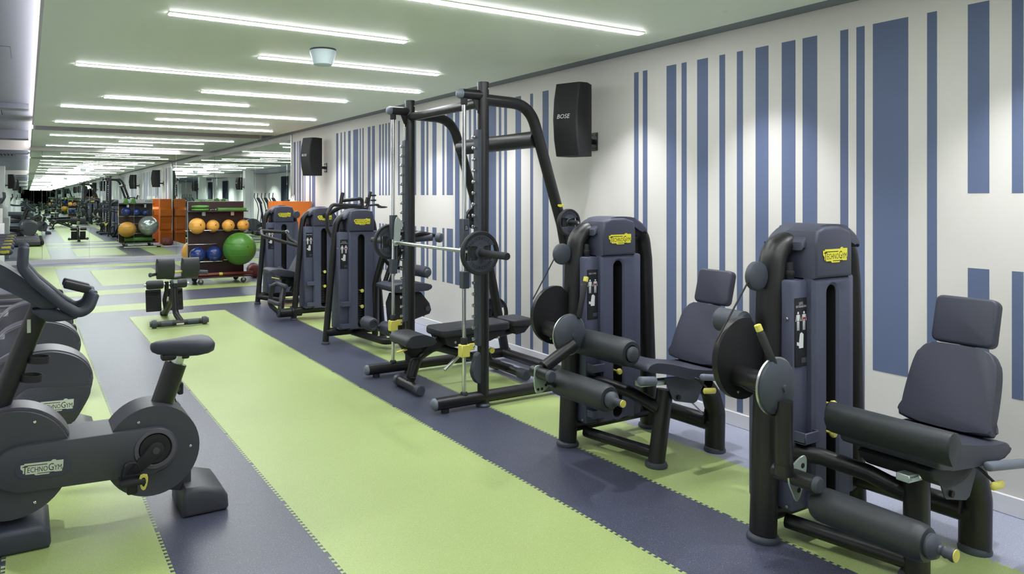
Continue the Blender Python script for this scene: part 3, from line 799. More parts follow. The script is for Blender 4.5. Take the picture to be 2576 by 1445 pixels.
    bm = nb(); tube(bm, [(.66, -.02, .17), (.70, ys, .165)], .05, seg=14); ob('rear_bar', bm, 'frame', t)
    bm = nb(); tube(bm, [(.40, ys + .0, .42), (.52, ys + .03, .32)], .011, seg=8); gs = ob('gas_spring', bm, 'ink', t)
    bm = nb(); tube(bm, [(.52, ys + .03, .32), (.63, ys + .03, .23)], .005, seg=8); ob('spring_rod', bm, 'chrome', gs)
    bm = nb(); prism(bm, [(-.02, -.05), (.03, -.05), (.02, .03), (-.0, .04)], .01, frame((.65, ys + .03, .215), (1, 0, 0), (0, 0, 1))); ob('spring_lug', bm, 'frame', t)
    return t
leg_machine('extension', 'leg extension machine at the right edge with one long ankle roller', (2.865, 2.06, 0))
leg_machine('curl', 'leg curl machine with two foam rollers between leg extension and rack', (2.905, 3.45, 0))
# ================================================================== the three farther stack machines
def abdominal(loc):
    t = thing('abdominal_machine', 'total abdominal machine behind the smith rack, nearest of the far trio', 'exercise machine', loc)
    tower(t, legs=.66, rt=(.034, .036), lean=.10, words='TOTAL\nABDOMINAL', pins=(.385, .55), shelf=(.40, .17), xo=.06)
    y = -.55
    bm = nb(); tube(bm, [(.30, .0, .10), (.42, y, .08), (.75, y, .08)], .035, fil=.05); ob('base_rail', bm, 'frame', t)
    bm = nb(); tube(bm, [(.52, -.1, .06), (.50, -.15, .60), (.52, -.30, .92)], .035, fil=.2); ob('pivot_post', bm, 'frame', t)
    bm = nb(); prism(bm, smooth_poly([(.40, .63), (.42, .66), (.60, .675), (.82, .655), (.87, .635), (.86, .60), (.78, .585), (.5, .585), (.42, .60)], 3), .36, frame((0, y, 0), (1, 0, 0), (0, 0, 1)), .02, 3); ob('seat', bm, 'pad', t, 50)
    bm = nb(); prism(bm, [(.50, .56), (.80, .56), (.90, .44), (.92, .37), (.90, .33), (.55, .24), (.48, .26), (.46, .46)], .16, frame((0, y, 0), (1, 0, 0), (0, 0, 1)), .02, 3); ob('seat_base', bm, 'rubber', t)
    bm = nb(); cyl(bm, (.87, y - .085, .39), (.87, y - .078, .39), .028, 18); ob('pivot_cap', bm, 'mid', t)
    bm = nb(); tube(bm, [(.62, y, .30), (.62, y, .06)], .05); ob('seat_post', bm, 'frame', t)
    bm = nb(); roller(bm, (.80, y + .25, .775), (.80, y - .20, .775), .058); ro = ob('chest_roller', bm, 'pad', t)
    bm = nb(); lathe(bm, [(.036, -.004), (.038, .008), (.028, .02), (0, .024)], (.80, y - .20, .775), (0, -1, 0), 20); ob('roller_end_cap', bm, 'mid', ro)
    bm = nb(); tube(bm, [(.52, -.3, .90), (.62, y + .25, .80), (.80, y + .25, .775)], .022, fil=.06); ob('roller_arm', bm, 'frame', t)
    for s in (0, 1):
        bm = nb(); tube(bm, [(.50, -.36 - .12 * s, .62), (.66, -.40 - .12 * s, 1.10), (.80, -.45 - .12 * s, 1.17), (1.0, -.46 - .12 * s, 1.13)], .022, .03, ref=(0, 1, 0), fil=.12); ob('shoulder_strap', bm, 'frame', t)
    bm = nb(); tube(bm, [(.66, y + .1, 1.10), (.95, y - .05, 1.12)], .04, rnd=.01); gr = ob('strap_grip', bm, 'pad', t)
    bm = nb(); lathe(bm, [(.034, 0), (.048, .01), (.052, .04), (.045, .06), (.03, .068), (0, .07)], (.99, y - .05, 1.115), (.5, -.85, -.05), 22); ob('grip_end', bm, 'mid', gr)
    for k, (x, yy) in enumerate(((.20, -.62), (.36, -.70))):
        bm = nb(); roller(bm, (x, yy + .07, .30 - k * .055), (x + .02, yy - .10, .29 - k * .055), .066); ob('foot_roller', bm, 'pad', t)
    bm = nb(); tube(bm, [(.2, -.6, .29), (.42, -.7, .22), (.55, y, .12)], .022, fil=.05); ob('foot_arm', bm, 'frame', t)
    return t
abdominal((2.70, 7.07, 0))

def chest_press(loc):
    t = thing('chest_press_machine', 'chest press machine in the middle of the far trio with curved overhead arms', 'exercise machine', loc)
    tower(t, legs=.66, rt=(.036, .038), lean=.10, words='CHEST PRESS', pins=(.42, .60), shelf=(.44, .18), xo=.06)
    bm = nb(); tube(bm, [(-.18, .02, .10), (.10, .02, .10)], .055, seg=16); cyl(bm, (-.03, .02, .10), (-.005, .02, .10), .075, 20, .004); ob('front_base', bm, 'frame', t)
    bm = nb(); cyl(bm, (-.205, .02, .10), (-.18, .02, .10), .05, 20, .006); ob('base_end_cap', bm, 'mid', t)
    y = .42
    bm = nb(); tube(bm, [(-.13, .12, .12), (.0, y - .05, .46)], .04, .022, ref=(0, 1, 0)); ob('seat_post', bm, 'frame', t)
    bm = nb(); obox(bm, (-.045, .24, .28), (.13, .25, .34), (0, 1, 0), .30, .006, .03); ob('post_scale', bm, 'mid', t)
    bm = nb(); prism(bm, smooth_poly([(-.22, .60), (-.17, .625), (.0, .60), (.12, .565), (.14, .53), (.05, .51), (-.15, .545), (-.21, .565)], 3), .34, frame((0, y, 0), (1, 0, 0), (0, 0, 1)), .02, 3); ob('seat', bm, 'pad', t, 50)
    bm = nb(); prism(bm, smooth_poly([(-.06, .52), (.12, .50), (.12, .40), (.04, .37), (-.02, .44)], 3), .12, frame((0, y, 0), (1, 0, 0), (0, 0, 1)), .01, 2); ob('seat_bracket', bm, 'frame', t)
    bm = nb(); obox(bm, (-.16, y - .18, .51), (1, -.3, -.25), (0, 1, 0), .10, .03, .012, .004, 1); ob('seat_lever', bm, 'yellow', t)
    backrest(t, (.13, .53), (.33, .92), y, .30, .24, .06)
    bm = nb(); tube(bm, [(.10, y, .30), (.30, y, .62), (.38, y, .95)], .03, fil=.1); ob('back_post', bm, 'frame', t)
    # foot lever with two grips
    bm = nb(); tube(bm, [(-.14, .10, .46), (-.24, .12, .44), (-.27, .12, .20), (-.18, .02, .10)], .027, fil=.07); fl_ = ob('foot_lever', bm, 'frame', t)
    for z, x in ((.46, -.16), (.25, -.25)):
        bm = nb(); tube(bm, [(x - .03, .12, z), (x + .03, -.12, z - .02)], .026, rnd=.01); ob('foot_grip', bm, 'mid', fl_)
    # press arms
    bm = nb(); tube(bm, [(-.26, .50, 1.10), (.02, .38, 1.08)], .022); tube(bm, [(-.26, .5, 1.10), (-.29, .36, 1.04), (.05, .1, .93), (.15, .05, .9)], .022, fil=.05); ob('press_arm', bm, 'frame', t)
    bm = nb(); tube(bm, [(.02, .3, 1.04), (.03, .25, 1.0), (.10, .12, .93), (.2, .05, .92)], .024, fil=.05); ob('press_arm', bm, 'frame', t)
    bm = nb(); lathe(bm, [(.02, 0), (.026, .01), (.024, .03), (0, .034)], (.02, .36, 1.08), (.2, -.8, .4), 16); ob('arm_cap', bm, 'chrome', t)
    # overhead arms and adjuster
    Y = -.62
    bm = nb(); tube(bm, [(.26, Y, 1.06), (.20, Y, 1.16), (.20, Y, 1.32), (.26, Y, 1.445), (.60, Y, 1.425), (.63, Y, 1.44)], .023, fil=.07); ob('overhead_arm', bm, 'frame', t)
    bm = nb(); tube(bm, [(.38, Y + .02, 1.49), (.62, Y, 1.515), (.65, Y, 1.50), (.65, Y, 1.40), (.60, Y + .1, 1.30)], .022, fil=.04); ob('overhead_arm', bm, 'frame', t)
    bm = nb(); tube(bm, [(.37, Y + .02, 1.40), (.405, Y + .02, 1.59)], .024, rnd=.004); ob('arm_stub', bm, 'frame', t)
    bm = nb(); tube(bm, [(.34, -.16, 1.30), (.42, Y + .1, 1.42), (.70, Y, 1.40)], .03, fil=.05); ob('arm_bracket', bm, 'frame', t)
    bm = nb(); tube(bm, [(.69, Y, 1.32), (.76, Y, 1.60)], .021); 
    for k in range(6): lathe(bm, [(.02, 0), (.03, .002), (.03, .008), (.02, .010)], (.705 + k * .0042 + .0, Y, 1.455 + k * .0125), (.24, 0, .97), 18)
    ob('adjuster_post', bm, 'frame', t)
    for x, z, l in ((.80, 1.555, .05), (.80, 1.495, .05), (.83, 1.44, .06), (.92, 1.41, .09)):
        bm = nb(); sphere(bm, (x, Y, z), .03, l / .03 * .8, .8, .45, 14, 8); ob('adjuster_knob', bm, 'frame', t)
    bm = nb(); tube(bm, [(.72, Y, 1.43), (.83, Y, 1.44), (.92, Y, 1.41)], .012, fil=.02); ob('adjuster_arm', bm, 'frame', t)
    return t
chest_press((2.875, 8.62, 0))
t = thing('shoulder_press_machine', 'farthest stack machine of the far trio, beside the ball rack', 'exercise machine', (2.865, 10.2, 0))
tower(t, legs=.66, rt=(.036, .038), lean=.10, words='', pins=(.30,), shelf=(.46, .24), xo=.06)
bm = nb(); cyl(bm, (.52, -.18, 1.28), (.52, .02, 1.28), .055, 22, .01); ob('counterweight', bm, 'mid', t)
bm = nb(); lathe(bm, [(.06, 0), (.06, .02), (.03, .03), (0, .03)], (.27, -.15, .48), (0, -1, 0), 22); ob('pulley_cover', bm, 'tower', t)
bm = nb(); tube(bm, [(.0, .0, .10), (.3, -.45, .08), (.62, -.45, .08)], .035, fil=.05); ob('base_rail', bm, 'frame', t)

# ================================================================== SMITH RACK
def smith():
    t = thing('smith_rack', 'tall black smith rack with chrome guide rods and pegged uprights', 'weight rack', (0, 0, 0))
    YR, YL, xp, xr, zt = 4.40, 5.56, 2.905, 2.71, 2.385
    for Y in (YR, YL):
        s = -1 if Y == YR else 1
        bm = nb(); tube(bm, [(xp, Y, .02), (xp, Y, zt)], .043, seg=22, rnd=.004); ob('upright', bm, 'frame', t)
        bm = nb(); lathe(bm, [(.054, 0), (.056, .012), (.045, .025)], (xp, Y, 0), (0, 0, 1), 24); ob('foot_ring', bm, 'mid', t)
        bm = nb(); tube(bm, [(2.50, Y, .068), (3.96, Y, .068)], .044, seg=20); ob('base_tube', bm, 'frame', t)
        for x in (2.50,):
            bm = nb(); lathe(bm, [(.044, 0), (.043, .01), (.034, .022), (.015, .028), (0, .029)], (x, Y, .068), (-1, 0, 0), 22); ob('end_cap', bm, 'grey', t)
        for x in (2.58, 3.7):
            bm = nb(); cyl(bm, (x, Y, 0), (x, Y, .03), .03, 14); ob('levelling_foot', bm, 'rubber', t)
        # top stub with pale cap
        bm = nb(); tube(bm, [(2.72, Y, 2.285), (xp, Y, 2.285)], .037, seg=20); ob('top_stub', bm, 'frame', t)
        bm = nb(); lathe(bm, [(.037, 0), (.036, .018), (.026, .036), (.01, .043), (0, .044)], (2.72, Y, 2.285), (-1, 0, 0), 22); ob('stub_cap', bm, 'grey', t)
        bm = nb(); lathe(bm, [(.022, 0), (.026, .01), (.026, .045), (.02, .05)], (xr + .03, Y, 2.205), (0, 0, 1), 18); ob('rod_socket', bm, 'rubber', t)
        # guide rod
        bm = nb(); cyl(bm, (xr + .03, Y, .10), (xr + .03, Y, 2.23), .0145, 18); ob('guide_rod', bm, 'chrome', t)
        bm = nb(); lathe(bm, [(.03, 0), (.024, .016), (.016, .02)], (xr + .03, Y, .108), (0, 0, 1), 18); ob('rod_base', bm, 'rubber', t)
        # rear sloping leg
        bm = nb(); tube(bm, [(xp, Y, 2.255), (3.33, Y, 2.242), (3.645, Y, 1.32), (3.92, Y, .07)], .043, fil=.24, seg=20, n=10); ob('rear_leg', bm, 'frame', t)
        # peg rail
        xf = xp - .058
        bm = nb(); box(bm, (xf - .006, Y - .028 * 1, .45), (xf + .028, Y + .028, 2.03), .003, 1); pr = ob('peg_rail', bm, 'mid', t)
        for k in range(19):
            z = .50 + k * .082
            bm = nb(); lathe(bm, [(.009, 0), (.009, .012), (.013, .014), (.013, .028), (.008, .031), (0, .031)], (xf - .006, Y, z), (-1, 0, 0), 12); ob('rack_peg', bm, 'chrome', pr)
        bm = nb(); prism(bm, [(-.06, .0), (.0, .0), (.0, -.09), (-.015, -.10), (-.03, -.07)], .012, frame((xp - .03, Y, 2.25), (1, 0, 0), (0, 0, 1))); ob('gusset', bm, 'frame', t)
        bm = nb(); tube(bm, [(xp - .055, Y - .0, 2.03), (xp - .055, Y, 2.24)], .003, seg=6); ob('cable', bm, 'steel', t)
        # spotter stops
        bm = nb(); lathe(bm, [(.023, 0), (.025, .004), (.025, .06), (.022, .064)], (xr + .03, Y, .455), (0, 0, 1), 18); ob('stop_bumper', bm, 'rubber', t)
        bm = nb(); box(bm, (xr - .005, Y - .03, .38), (xr + .065, Y + .03, .47), .005, 1); box(bm, (xr + .06, Y - .028, .425), (xf - .03, Y - .012, .475), .004, 1); ob('spotter_stop', bm, 'yellow', t)
        bolt('bolt', t, (xf - .04, Y - .030, .452), (0, -1, 0), .01, 'chrome')
        bolt('bolt', t, (xp + .02, Y - .040, 2.33), (0.3, -1, 0), .008, 'chrome')
        # bar carriage
        bm = nb(); box(bm, (xr + .005, Y - .026, 1.17), (xr + .062, Y + .026, 1.38), .004, 1); box(bm, (xr + .005, Y - .026, .875), (xr + .062, Y + .026, 1.0), .004, 1)
        box(bm, (xr + .045, Y - .02, .95), (xr + .066, Y + .02, 1.3), .003, 1); ob('bar_carriage', bm, 'mid', t)
        # weight pegs on the rear legs
        for z in (1.34, .42):
            x = 3.64 if z > 1 else 3.845
            bm = nb(); cyl(bm, (x, Y + s * .02, z), (x, Y + s * .20, z), .018, 16, .003); ob('storage_peg', bm, 'rubber', t)
            bolt('bolt', t, (x, Y + s * .20, z), (0, s, 0), .009)
        logo(t, frame((3.598, Y - .0445, 1.47), (1, 0, 0), (-.25, 0, 1)), .06)
    # lower pulley housing on the near upright
    bm = nb(); prism(bm, smooth_poly([(-.02, .10), (.02, .10), (.02, -.10), (-.02, -.10), (-.045, -.05), (-.05, .0), (-.03, .05)], 3), .05, frame((xp - .05, YR, .285), (1, 0, 0), (0, 0, 1)), .005, 1); ob('pulley_housing', bm, 'mid', t)
    bm = nb(); tube(bm, [(xp, YR, 2.235), (xp, YL, 2.235)], .036, seg=20); ob('top_crossbar', bm, 'frame', t)
    bm = nb(); tube(bm, [(3.42, YR + .02, 1.985), (3.42, YL - .02, 1.985)], .066, .066, seg=24); ob('rear_crossbar', bm, 'frame', t)
    bm = nb(); tube(bm, [(3.90, YR, .068), (3.90, YL, .068)], .044, seg=18); ob('rear_base_tube', bm, 'frame', t)
    # lettering tag on the near carriage
    bm = nb(); prism(bm, rrect(.034, .04, .004, 2), .001, frame((xr + .034, YR - .0268, 1.315), (1, 0, 0), (0, 0, 1))); tg = ob('load_label', bm, 'ink', t)
    bm = nb()
    for k, sx in enumerate(('MAX', '120 kg', '264 lb')): text_bm(bm, sx, .009, frame((xr + .034, YR - .0276, 1.325 - k * .010), (1, 0, 0), (0, 0, 1)))
    ob('print', bm, 'white_ink', tg)
    # bar hook
    bm = nb(); prism(bm, smooth_poly([(-.03, -.03), (.01, -.035), (.03, .0), (.035, .10), (.06, .13), (.05, .165), (.02, .20), (.0, .21), (-.02, .16), (-.025, .05)], 3), .012, frame((xr + .04, YL - .05, 1.155), (1, 0, 0), (0, 0, 1)), .002, 1); ob('bar_hook', bm, 'zinc', t)
    return t
smith()
# barbell of the rack
BX, BZ = 2.745, 1.145
t = thing('barbell', 'chrome barbell with black sleeves held in the smith rack', 'barbell', (BX, 4.93, BZ))
bm = nb(); cyl(bm, (0, -.62, 0), (0, .62, 0), .0145, 18); ob('shaft', bm, 'chrome', t)
for a, b in ((-.55, -.25), (.25, .55)):
    bm = nb(); cyl(bm, (0, a, 0), (0, b, 0), .0155, 18); ob('knurled_grip', bm, 'steel', t)
for s in (-1, 1):
    bm = nb(); lathe(bm, [(.045, 0), (.045, .02), (.027, .025), (.025, .42), (.022, .425)], (0, s * .64, 0), (0, s, 0), 22); sl = ob('sleeve', bm, 'rubber', t)
    bm = nb(); lathe(bm, [(.013, .425), (.012, .429), (0, .43)], (0, s * .62, 0), (0, s, 0), 14); ob('sleeve_bolt', bm, 'chrome', sl)

PLATE = {}
def plate(label, loc, face=-1, R=.155, num='10', group='weight plates'):
    """grip weight plate, axis along y, printed side towards face"""
    t = thing('weight_plate', label, 'weight plate', loc, 0 if face < 0 else PI, group)
    k = R / .155
    bm = nb(); lathe(bm, [(.132 * k, -.018), (.150 * k, -.02), (.155 * k, -.012), (.155 * k, .012), (.150 * k, .02), (.132 * k, .018), (.132 * k, -.018)], (0, 0, 0), (0, 1, 0), 44); ob('rim', bm, 'rubber', t)
    F = frame((0, -.0135, 0), (1, 0, 0), (0, 0, 1))
    # web: upper and lower printed segments and the spine between the two hand grips
    for s in (1, -1):
        a0 = math.asin(.055 / .134)
        out = [(.134 * k * math.cos(a), s * .134 * k * math.sin(a)) for a in [a0 + (PI - 2 * a0) * j / 20 for j in range(21)]]
        out += [(-.03 * k, s * .05 * k), (-.022 * k, s * .03 * k), (.022 * k, s * .03 * k), (.03 * k, s * .05 * k)]
        if s < 0: out.reverse()
        bm = nb(); prism(bm, out, .024, frame((0, 0, 0), (1, 0, 0), (0, 0, 1)), .002, 1); wb = ob('web_segment', bm, 'mid', t)
        bm = nb()
        for j, ch in enumerate('TECHNOGYM'):
            a = PI / 2 + (4 - j) * .205
            if s > 0: m = Matrix.Rotation(PI, 4, 'Z') @ Matrix.Rotation(-( 4 - j) * .205 * -1, 4, 'Z')
            mm_ = Matrix.Rotation((j - 4) * .215, 4, 'Z') @ Matrix.Translation((0, -.105 * k, 0))
            if s > 0: mm_ = Matrix.Rotation(PI, 4, 'Z') @ mm_
            text_bm(bm, ch, .034 * k, F @ mm_)
        text_bm(bm, num, .02 * k, F @ (Matrix.Rotation(PI, 4, 'Z') if s > 0 else I4) @ Matrix.Translation((0, -.068 * k, 0)))
        ob('print', bm, 'ink', wb)
    for s in (-1, 1):
        bm = nb(); tube(bm, [(s * .085 * k, 0, -.052 * k), (s * .085 * k, 0, .052 * k)], .008 * k, seg=10); ob('hand_grip', bm, 'rubber', t)
        bm = nb(); prism(bm, [(s * .025 * k, -.05 * k), (s * .07 * k, -.05 * k), (s * .07 * k, .05 * k), (s * .025 * k, .05 * k)], .012, frame((0, 0, 0), (1, 0, 0), (0, 0, 1))); ob('inner_web', bm, 'rubber', t)
    bm = nb(); lathe(bm, [(.026, -.02), (.04 * k, -.02), (.042 * k, -.01), (.042 * k, .01), (.04 * k, .02), (.026, .02), (.026, -.02)], (0, 0, 0), (0, 1, 0), 24); ob('hub', bm, 'mid', t)
    return t
plate('black ten kilo plate on the near end of the barbell', (BX, 4.20, BZ))
plate('black ten kilo plate on the far end of the barbell', (BX, 5.63, BZ))
for i, (Y, s) in enumerate(((4.40, -1), (5.56, 1))):
    for z in (1.34, .42):
        x = 3.64 if z > 1 else 3.845
        hi = z > 1
        pos = ('near', 'far')[i] + (' upper' if hi else ' lower')
        plate('small black plate on the %s storage peg of the smith rack' % pos if hi else 'large black plate on the %s storage peg of the smith rack' % pos, (x, Y + s * .09, z), -1, .105 if hi else .165, '2.5' if hi else '15', 'stored plates')

# ================================================================== ADJUSTABLE BENCH
def bench(label, loc, rz, group=None):
    t = thing('weight_bench', label, 'bench', loc, rz, group)
    # origin under the seat end; bench runs along +x
    bm = nb(); tube(bm, [(0, -.19, .05), (0, .19, .05)], .036, seg=18); ob('front_foot', bm, 'frame', t)
    for s in (-1, 1):
        bm = nb(); lathe(bm, [(.036, -.05), (.043, -.045), (.044, -.005), (.036, .006), (0, .008)], (0, s * .2, .05), (0, s, 0), 20); ob('foot_cap', bm, 'mid', t)
    bm = nb(); tube(bm, [(.01, 0, .06), (.09, 0, .26), (.24, 0, .33), (.50, 0, .24), (1.0, 0, .055)], .034, .03, ref=(0, 1, 0), fil=.12, seg=16); ob('main_beam', bm, 'frame', t)
    bm = nb(); tube(bm, [(.97, -.22, .06), (.97, .22, .06)], .034, seg=18); ob('rear_foot', bm, 'frame', t)
    for s in (-1, 1):
        bm = nb(); cyl(bm, (.97, s * .16, .06), (.97, s * .26, .06), .046, 20, .006); ob('wheel', bm, 'mid', t)
    bm = nb(); tube(bm, [(.03, -.055, .11), (-.045, -.055, .12), (.0, -.055, .27), (.075, -.055, .26)], .011, fil=.03, seg=10); ob('carry_handle', bm, 'frame', t)
    bm = nb(); prism(bm, smooth_poly([(-.10, .395), (-.085, .44), (-.02, .462), (.08, .458), (.155, .425), (.175, .39), (.12, .372), (-.05, .368)], 4), .30, frame((0, 0, 0), (1, 0, 0), (0, 0, 1)), .022, 4); ob('seat_pad', bm, 'pad3', t, 50)
    bm = nb(); prism(bm, [(-.08, .375), (.13, .375), (.17, .40), (.04, .25), (-.02, .29)], .05, frame((0, 0, 0), (1, 0, 0), (0, 0, 1)), .004, 1); prism(bm, [(.1, .30), (.3, .46), (.32, .34), (.18, .28)], .06, frame((0, 0, 0), (1, 0, 0), (0, 0, 1)), .004, 1); ob('seat_bracket', bm, 'frame', t)
    bm = nb(); obox(bm, (-.10, -.08, .345), (1, 0, .15), (0, 1, 0), .09, .03, .012, .004, 1); ob('seat_lever', bm, 'yellow', t)
    bm = nb(); prism(bm, rrect(.68, .29, .05, 4), .065, frame((.56, 0, .455), (1, 0, .015), (0, 1, 0)), .02, 4); ob('back_pad', bm, 'pad3', t, 50)
    bm = nb(); prism(bm, [(.26, .42), (.86, .425), (.84, .39), (.70, .345), (.34, .33), (.28, .36)], .24, frame((0, 0, 0), (1, 0, 0), (0, 0, 1)), .01, 2); ob('pad_shell', bm, 'rubber', t)
    for x in (.36, .78): bolt('bolt', t, (x, -.121, .37), (0, -1, 0), .01)
    bm = nb(); prism(bm, rrect(.22, .27, .04, 4), .06, frame((1.03, 0, .47), (1, 0, .0), (0, 1, 0)), .018, 4); ob('head_pad', bm, 'pad3', t, 50)
    bm = nb(); prism(bm, [(.93, .44), (1.13, .445), (1.06, .38), (.98, .37)], .22, frame((0, 0, 0), (1, 0, 0), (0, 0, 1)), .01, 2); ob('head_shell', bm, 'rubber', t)
    bm = nb(); tube(bm, [(.80, 0, .36), (1.02, 0, .39)], .028); ob('head_bar', bm, 'frame', t)
    bm = nb(); tube(bm, [(.32, -.02, .13), (.54, -.02, .30)], .016, seg=12); ob('adjusting_strut', bm, 'steel', t)
    bm = nb(); tube(bm, [(.70, 0, .35), (.78, 0, .14)], .026); ob('strut_post', bm, 'frame', t)
    bm = nb(); lathe(bm, [(.012, 0), (.024, .01), (.024, .03), (0, .034)], (.76, -.03, .25), (0, -1, 0), 16); ob('release_knob', bm, 'yellow', t)
    return t
bench('black adjustable weight bench lying flat inside the smith rack', (2.615, 5.03, 0), 0)
bench('black adjustable bench behind the viewpoint, seen small in the end mirror', (1.0, -.6, 0), PI / 2 * .0 + .4, None)
# ================================================================== EXERCISE BIKE
def XZ(y): return frame((0, y, 0), (1, 0, 0), (0, 0, 1))      # outlines given as (x, z)
def disc_pts(cx, cz, r, n=48): return circ(r, n, cx, cz)
def stadium(ax, az, ra, bx, bz, rb, n=14):
    d = math.atan2(bz - az, bx - ax); pts = []
    for k in range(n + 1): a = d - PI / 2 + PI * k / n; pts.append((bx + rb * math.cos(a), bz + rb * math.sin(a)))
    for k in range(n + 1): a = d + PI / 2 + PI * k / n; pts.append((ax + ra * math.cos(a), az + ra * math.sin(a)))
    return pts
def arc_band(cx, cz, r0, r1, a0, a1, n=26):
    A = [math.radians(a0 + (a1 - a0) * k / n) for k in range(n + 1)]
    return [(cx + r1 * math.cos(a), cz + r1 * math.sin(a)) for a in A] + [(cx + r0 * math.cos(a), cz + r0 * math.sin(a)) for a in reversed(A)]

def loft(bm, secs):
    rings = [[bm.verts.new(p) for p in s] for s in secs]
    n = len(rings[0])
    for a, b in zip(rings, rings[1:]):
        for k in range(n): bm.faces.new((a[k], a[(k + 1) % n], b[(k + 1) % n], b[k]))
    bm.faces.new(list(reversed(rings[0]))); bm.faces.new(rings[-1])
    return bm

def bike(loc):
    t = thing('exercise_bike', 'charcoal upright exercise bike in the left foreground with black saddle', 'exercise bike', loc)
    yc = 0.0
    bm = nb(); prism(bm, disc_pts(-.36, .365, .235), .20, XZ(0), .022, 3); fh = ob('front_housing', bm, 'bikebody', t, 50)
    bm = nb(); prism(bm, arc_band(-.36, .365, .222, .247, 170, 22), .14, XZ(0), .008, 2); ob('housing_cover', bm, 'bikecap', t, 50)
    bm = nb(); prism(bm, stadium(-.335, .352, .10, .222, .338, .108), .255, XZ(0), .012, 3); ob('main_beam', bm, 'bikebody', t, 50)
    bm = nb(); prism(bm, disc_pts(.22, .33, .213), .20, XZ(0), .022, 3)
    prism(bm, [(.20, .14), (.36, .10), (.40, .13), (.40, .24), (.34, .34)], .14, XZ(0), .008, 2); ob('rear_housing', bm, 'bikebody', t, 50)
    for i, (px, pz) in enumerate(((.155, .475), (.39, .325), (-.27, .545), (-.27, .19))):
        bolt('screw', t, (px, -.1005, pz), (0, -1, 0), .007, 'chrome')
    # logo panel
    bm = nb(); prism(bm, stadium(-.305, .352, .042, -.17, .342, .042), .004, XZ(-.1285), .001, 1); pn = ob('badge_panel', bm, 'cap', t)
    logo(pn, frame((-.243, -.1315, .346), (1, 0, -.06), (0, 0, 1)), .165, 'logo_w')
    # crank and pedals
    bm = nb(); lathe(bm, [(.092, 0), (.092, .006), (.076, .007), (.072, .0), (.0, .0)], (.225, -.1275, .348), (0, -1, 0), 40); ob('crank_ring', bm, 'bikecap', t)
    bm = nb(); lathe(bm, [(.070, -.001), (.068, .004), (0, .005)], (.225, -.128, .348), (0, -1, 0), 40); ob('crank_cover', bm, 'rubber', t)
    for s in (-1, 1):
        e = V((.225 + s * .112, s * .16, .348 + s * .105)); c0 = V((.225, s * .15, .348))
        if s > 0: c0 = V((.225, .13, .348)); e = V((.335, .16, .45))
        y = -.148 if s < 0 else .148
        bm = nb(); prism(bm, stadium(.225, .348, .036, .225 + s * .112, .348 + s * .100, .018), .022, XZ(y), .005, 2); ob('crank_arm', bm, 'rubber', t)
        bm = nb(); lathe(bm, [(.016, 0), (.016, .004), (0, .005)], (.225, y + s * .011, .348), (0, s, 0), 18); ob('crank_bolt', bm, 'mid', t)
        px, pz = .225 + s * .112, .348 + s * .100
        bm = nb(); box(bm, (px - .055, y + s * .015 - .0, pz - .012), (px + .055, y + s * .10, pz + .012), .006, 2) if s > 0 else box(bm, (px - .055, y - .11, pz - .012), (px + .055, y - .015, pz + .012), .006, 2)
        tube(bm, [(px, y, pz), (px, y + s * .08, pz)], .009); box(bm, (px - .022, y + s * .06 - .02, pz - .06), (px + .022, y + s * .06 + .02, pz - .01), .006, 1)
        pd = ob('pedal', bm, 'rubber', t)
        yy = y + s * .065
        bm = nb(); tube(bm, [(px - .05, yy, pz + .005), (px - .03, yy, pz + .085), (px + .02, yy, pz + .085), (px + .045, yy - s * .0, pz - .005)], .003, .018, ref=(0, 1, 0), fil=.03, seg=10); ob('pedal_strap', bm, 'ink', pd)
        if s < 0:
            bm = nb(); prism(bm, smooth_poly([(-.014, .03), (.014, .03), (.018, 0), (.008, -.035), (-.008, -.035), (-.018, 0)], 2), .006, frame((px + .045, y - .10, pz - .0), (1, -.25, 0), (.25, 0, 1)), .001, 1); bk = ob('strap_buckle', bm, 'yellow', pd)
            bm = nb(); prism(bm, smooth_poly([(-.006, .016), (.006, .016), (.009, 0), (.004, -.02), (-.004, -.02), (-.009, 0)], 2), .007, frame((px + .045, y - .1004, pz - .0), (1, -.25, 0), (.25, 0, 1))); ob('buckle_hole', bm, 'hole', bk)
    # feet
    bm = nb(); prism(bm, [(.345, .0), (.55, .0), (.562, .015), (.558, .07), (.535, .105), (.44, .135), (.36, .14), (.345, .10)], .33, XZ(0), .024, 3); ob('rear_foot', bm, 'bikebody', t, 50)
    bm = nb(); prism(bm, [(-.72, .0), (-.215, .0), (-.208, .02), (-.212, .075), (-.245, .105), (-.62, .10), (-.72, .06)], .33, XZ(0), .022, 3); ob('front_foot', bm, 'bikedark', t, 50)
    # seat post and saddle
    bm = nb(); tube(bm, [(.262, 0, .49), (.340, 0, .715)], .053, .045, ref=(0, 1, 0), seg=20); ob('seat_sleeve', bm, 'frame', t)
    bm = nb(); tube(bm, [(.335, 0, .70), (.362, 0, .785)], .033, seg=18); ob('seat_post', bm, 'steel', t)
    bm = nb(); box(bm, (.358, .05, .54), (.385, .085, .60), .005, 1); tube(bm, [(.33, 0, .57), (.37, .06, .57)], .01); ob('height_lever', bm, 'rubber', t)
    secs = []
    for x, hw, zt, zb in ((.222, .018, .812, .792), (.228, .032, .822, .780), (.25, .040, .829, .768), (.31, .050, .832, .755), (.37, .082, .834, .748), (.43, .106, .836, .748), (.48, .110, .834, .755), (.505, .098, .826, .765), (.513, .075, .815, .785)):
        zm = (zt * .62 + zb * .38)
        secs.append([(x, hw * c_, (zm + (zt - zm) * s_ if s_ > 0 else zm + (zm - zb) * s_)) for c_, s_ in [(math.copysign(abs(math.cos(a)) ** .7, math.cos(a)), math.copysign(abs(math.sin(a)) ** .7, math.sin(a))) for a in [2 * PI * k / 20 for k in range(20)]]])
    bm = nb(); loft(bm, secs); ob('saddle', bm, 'pad', t, 60)
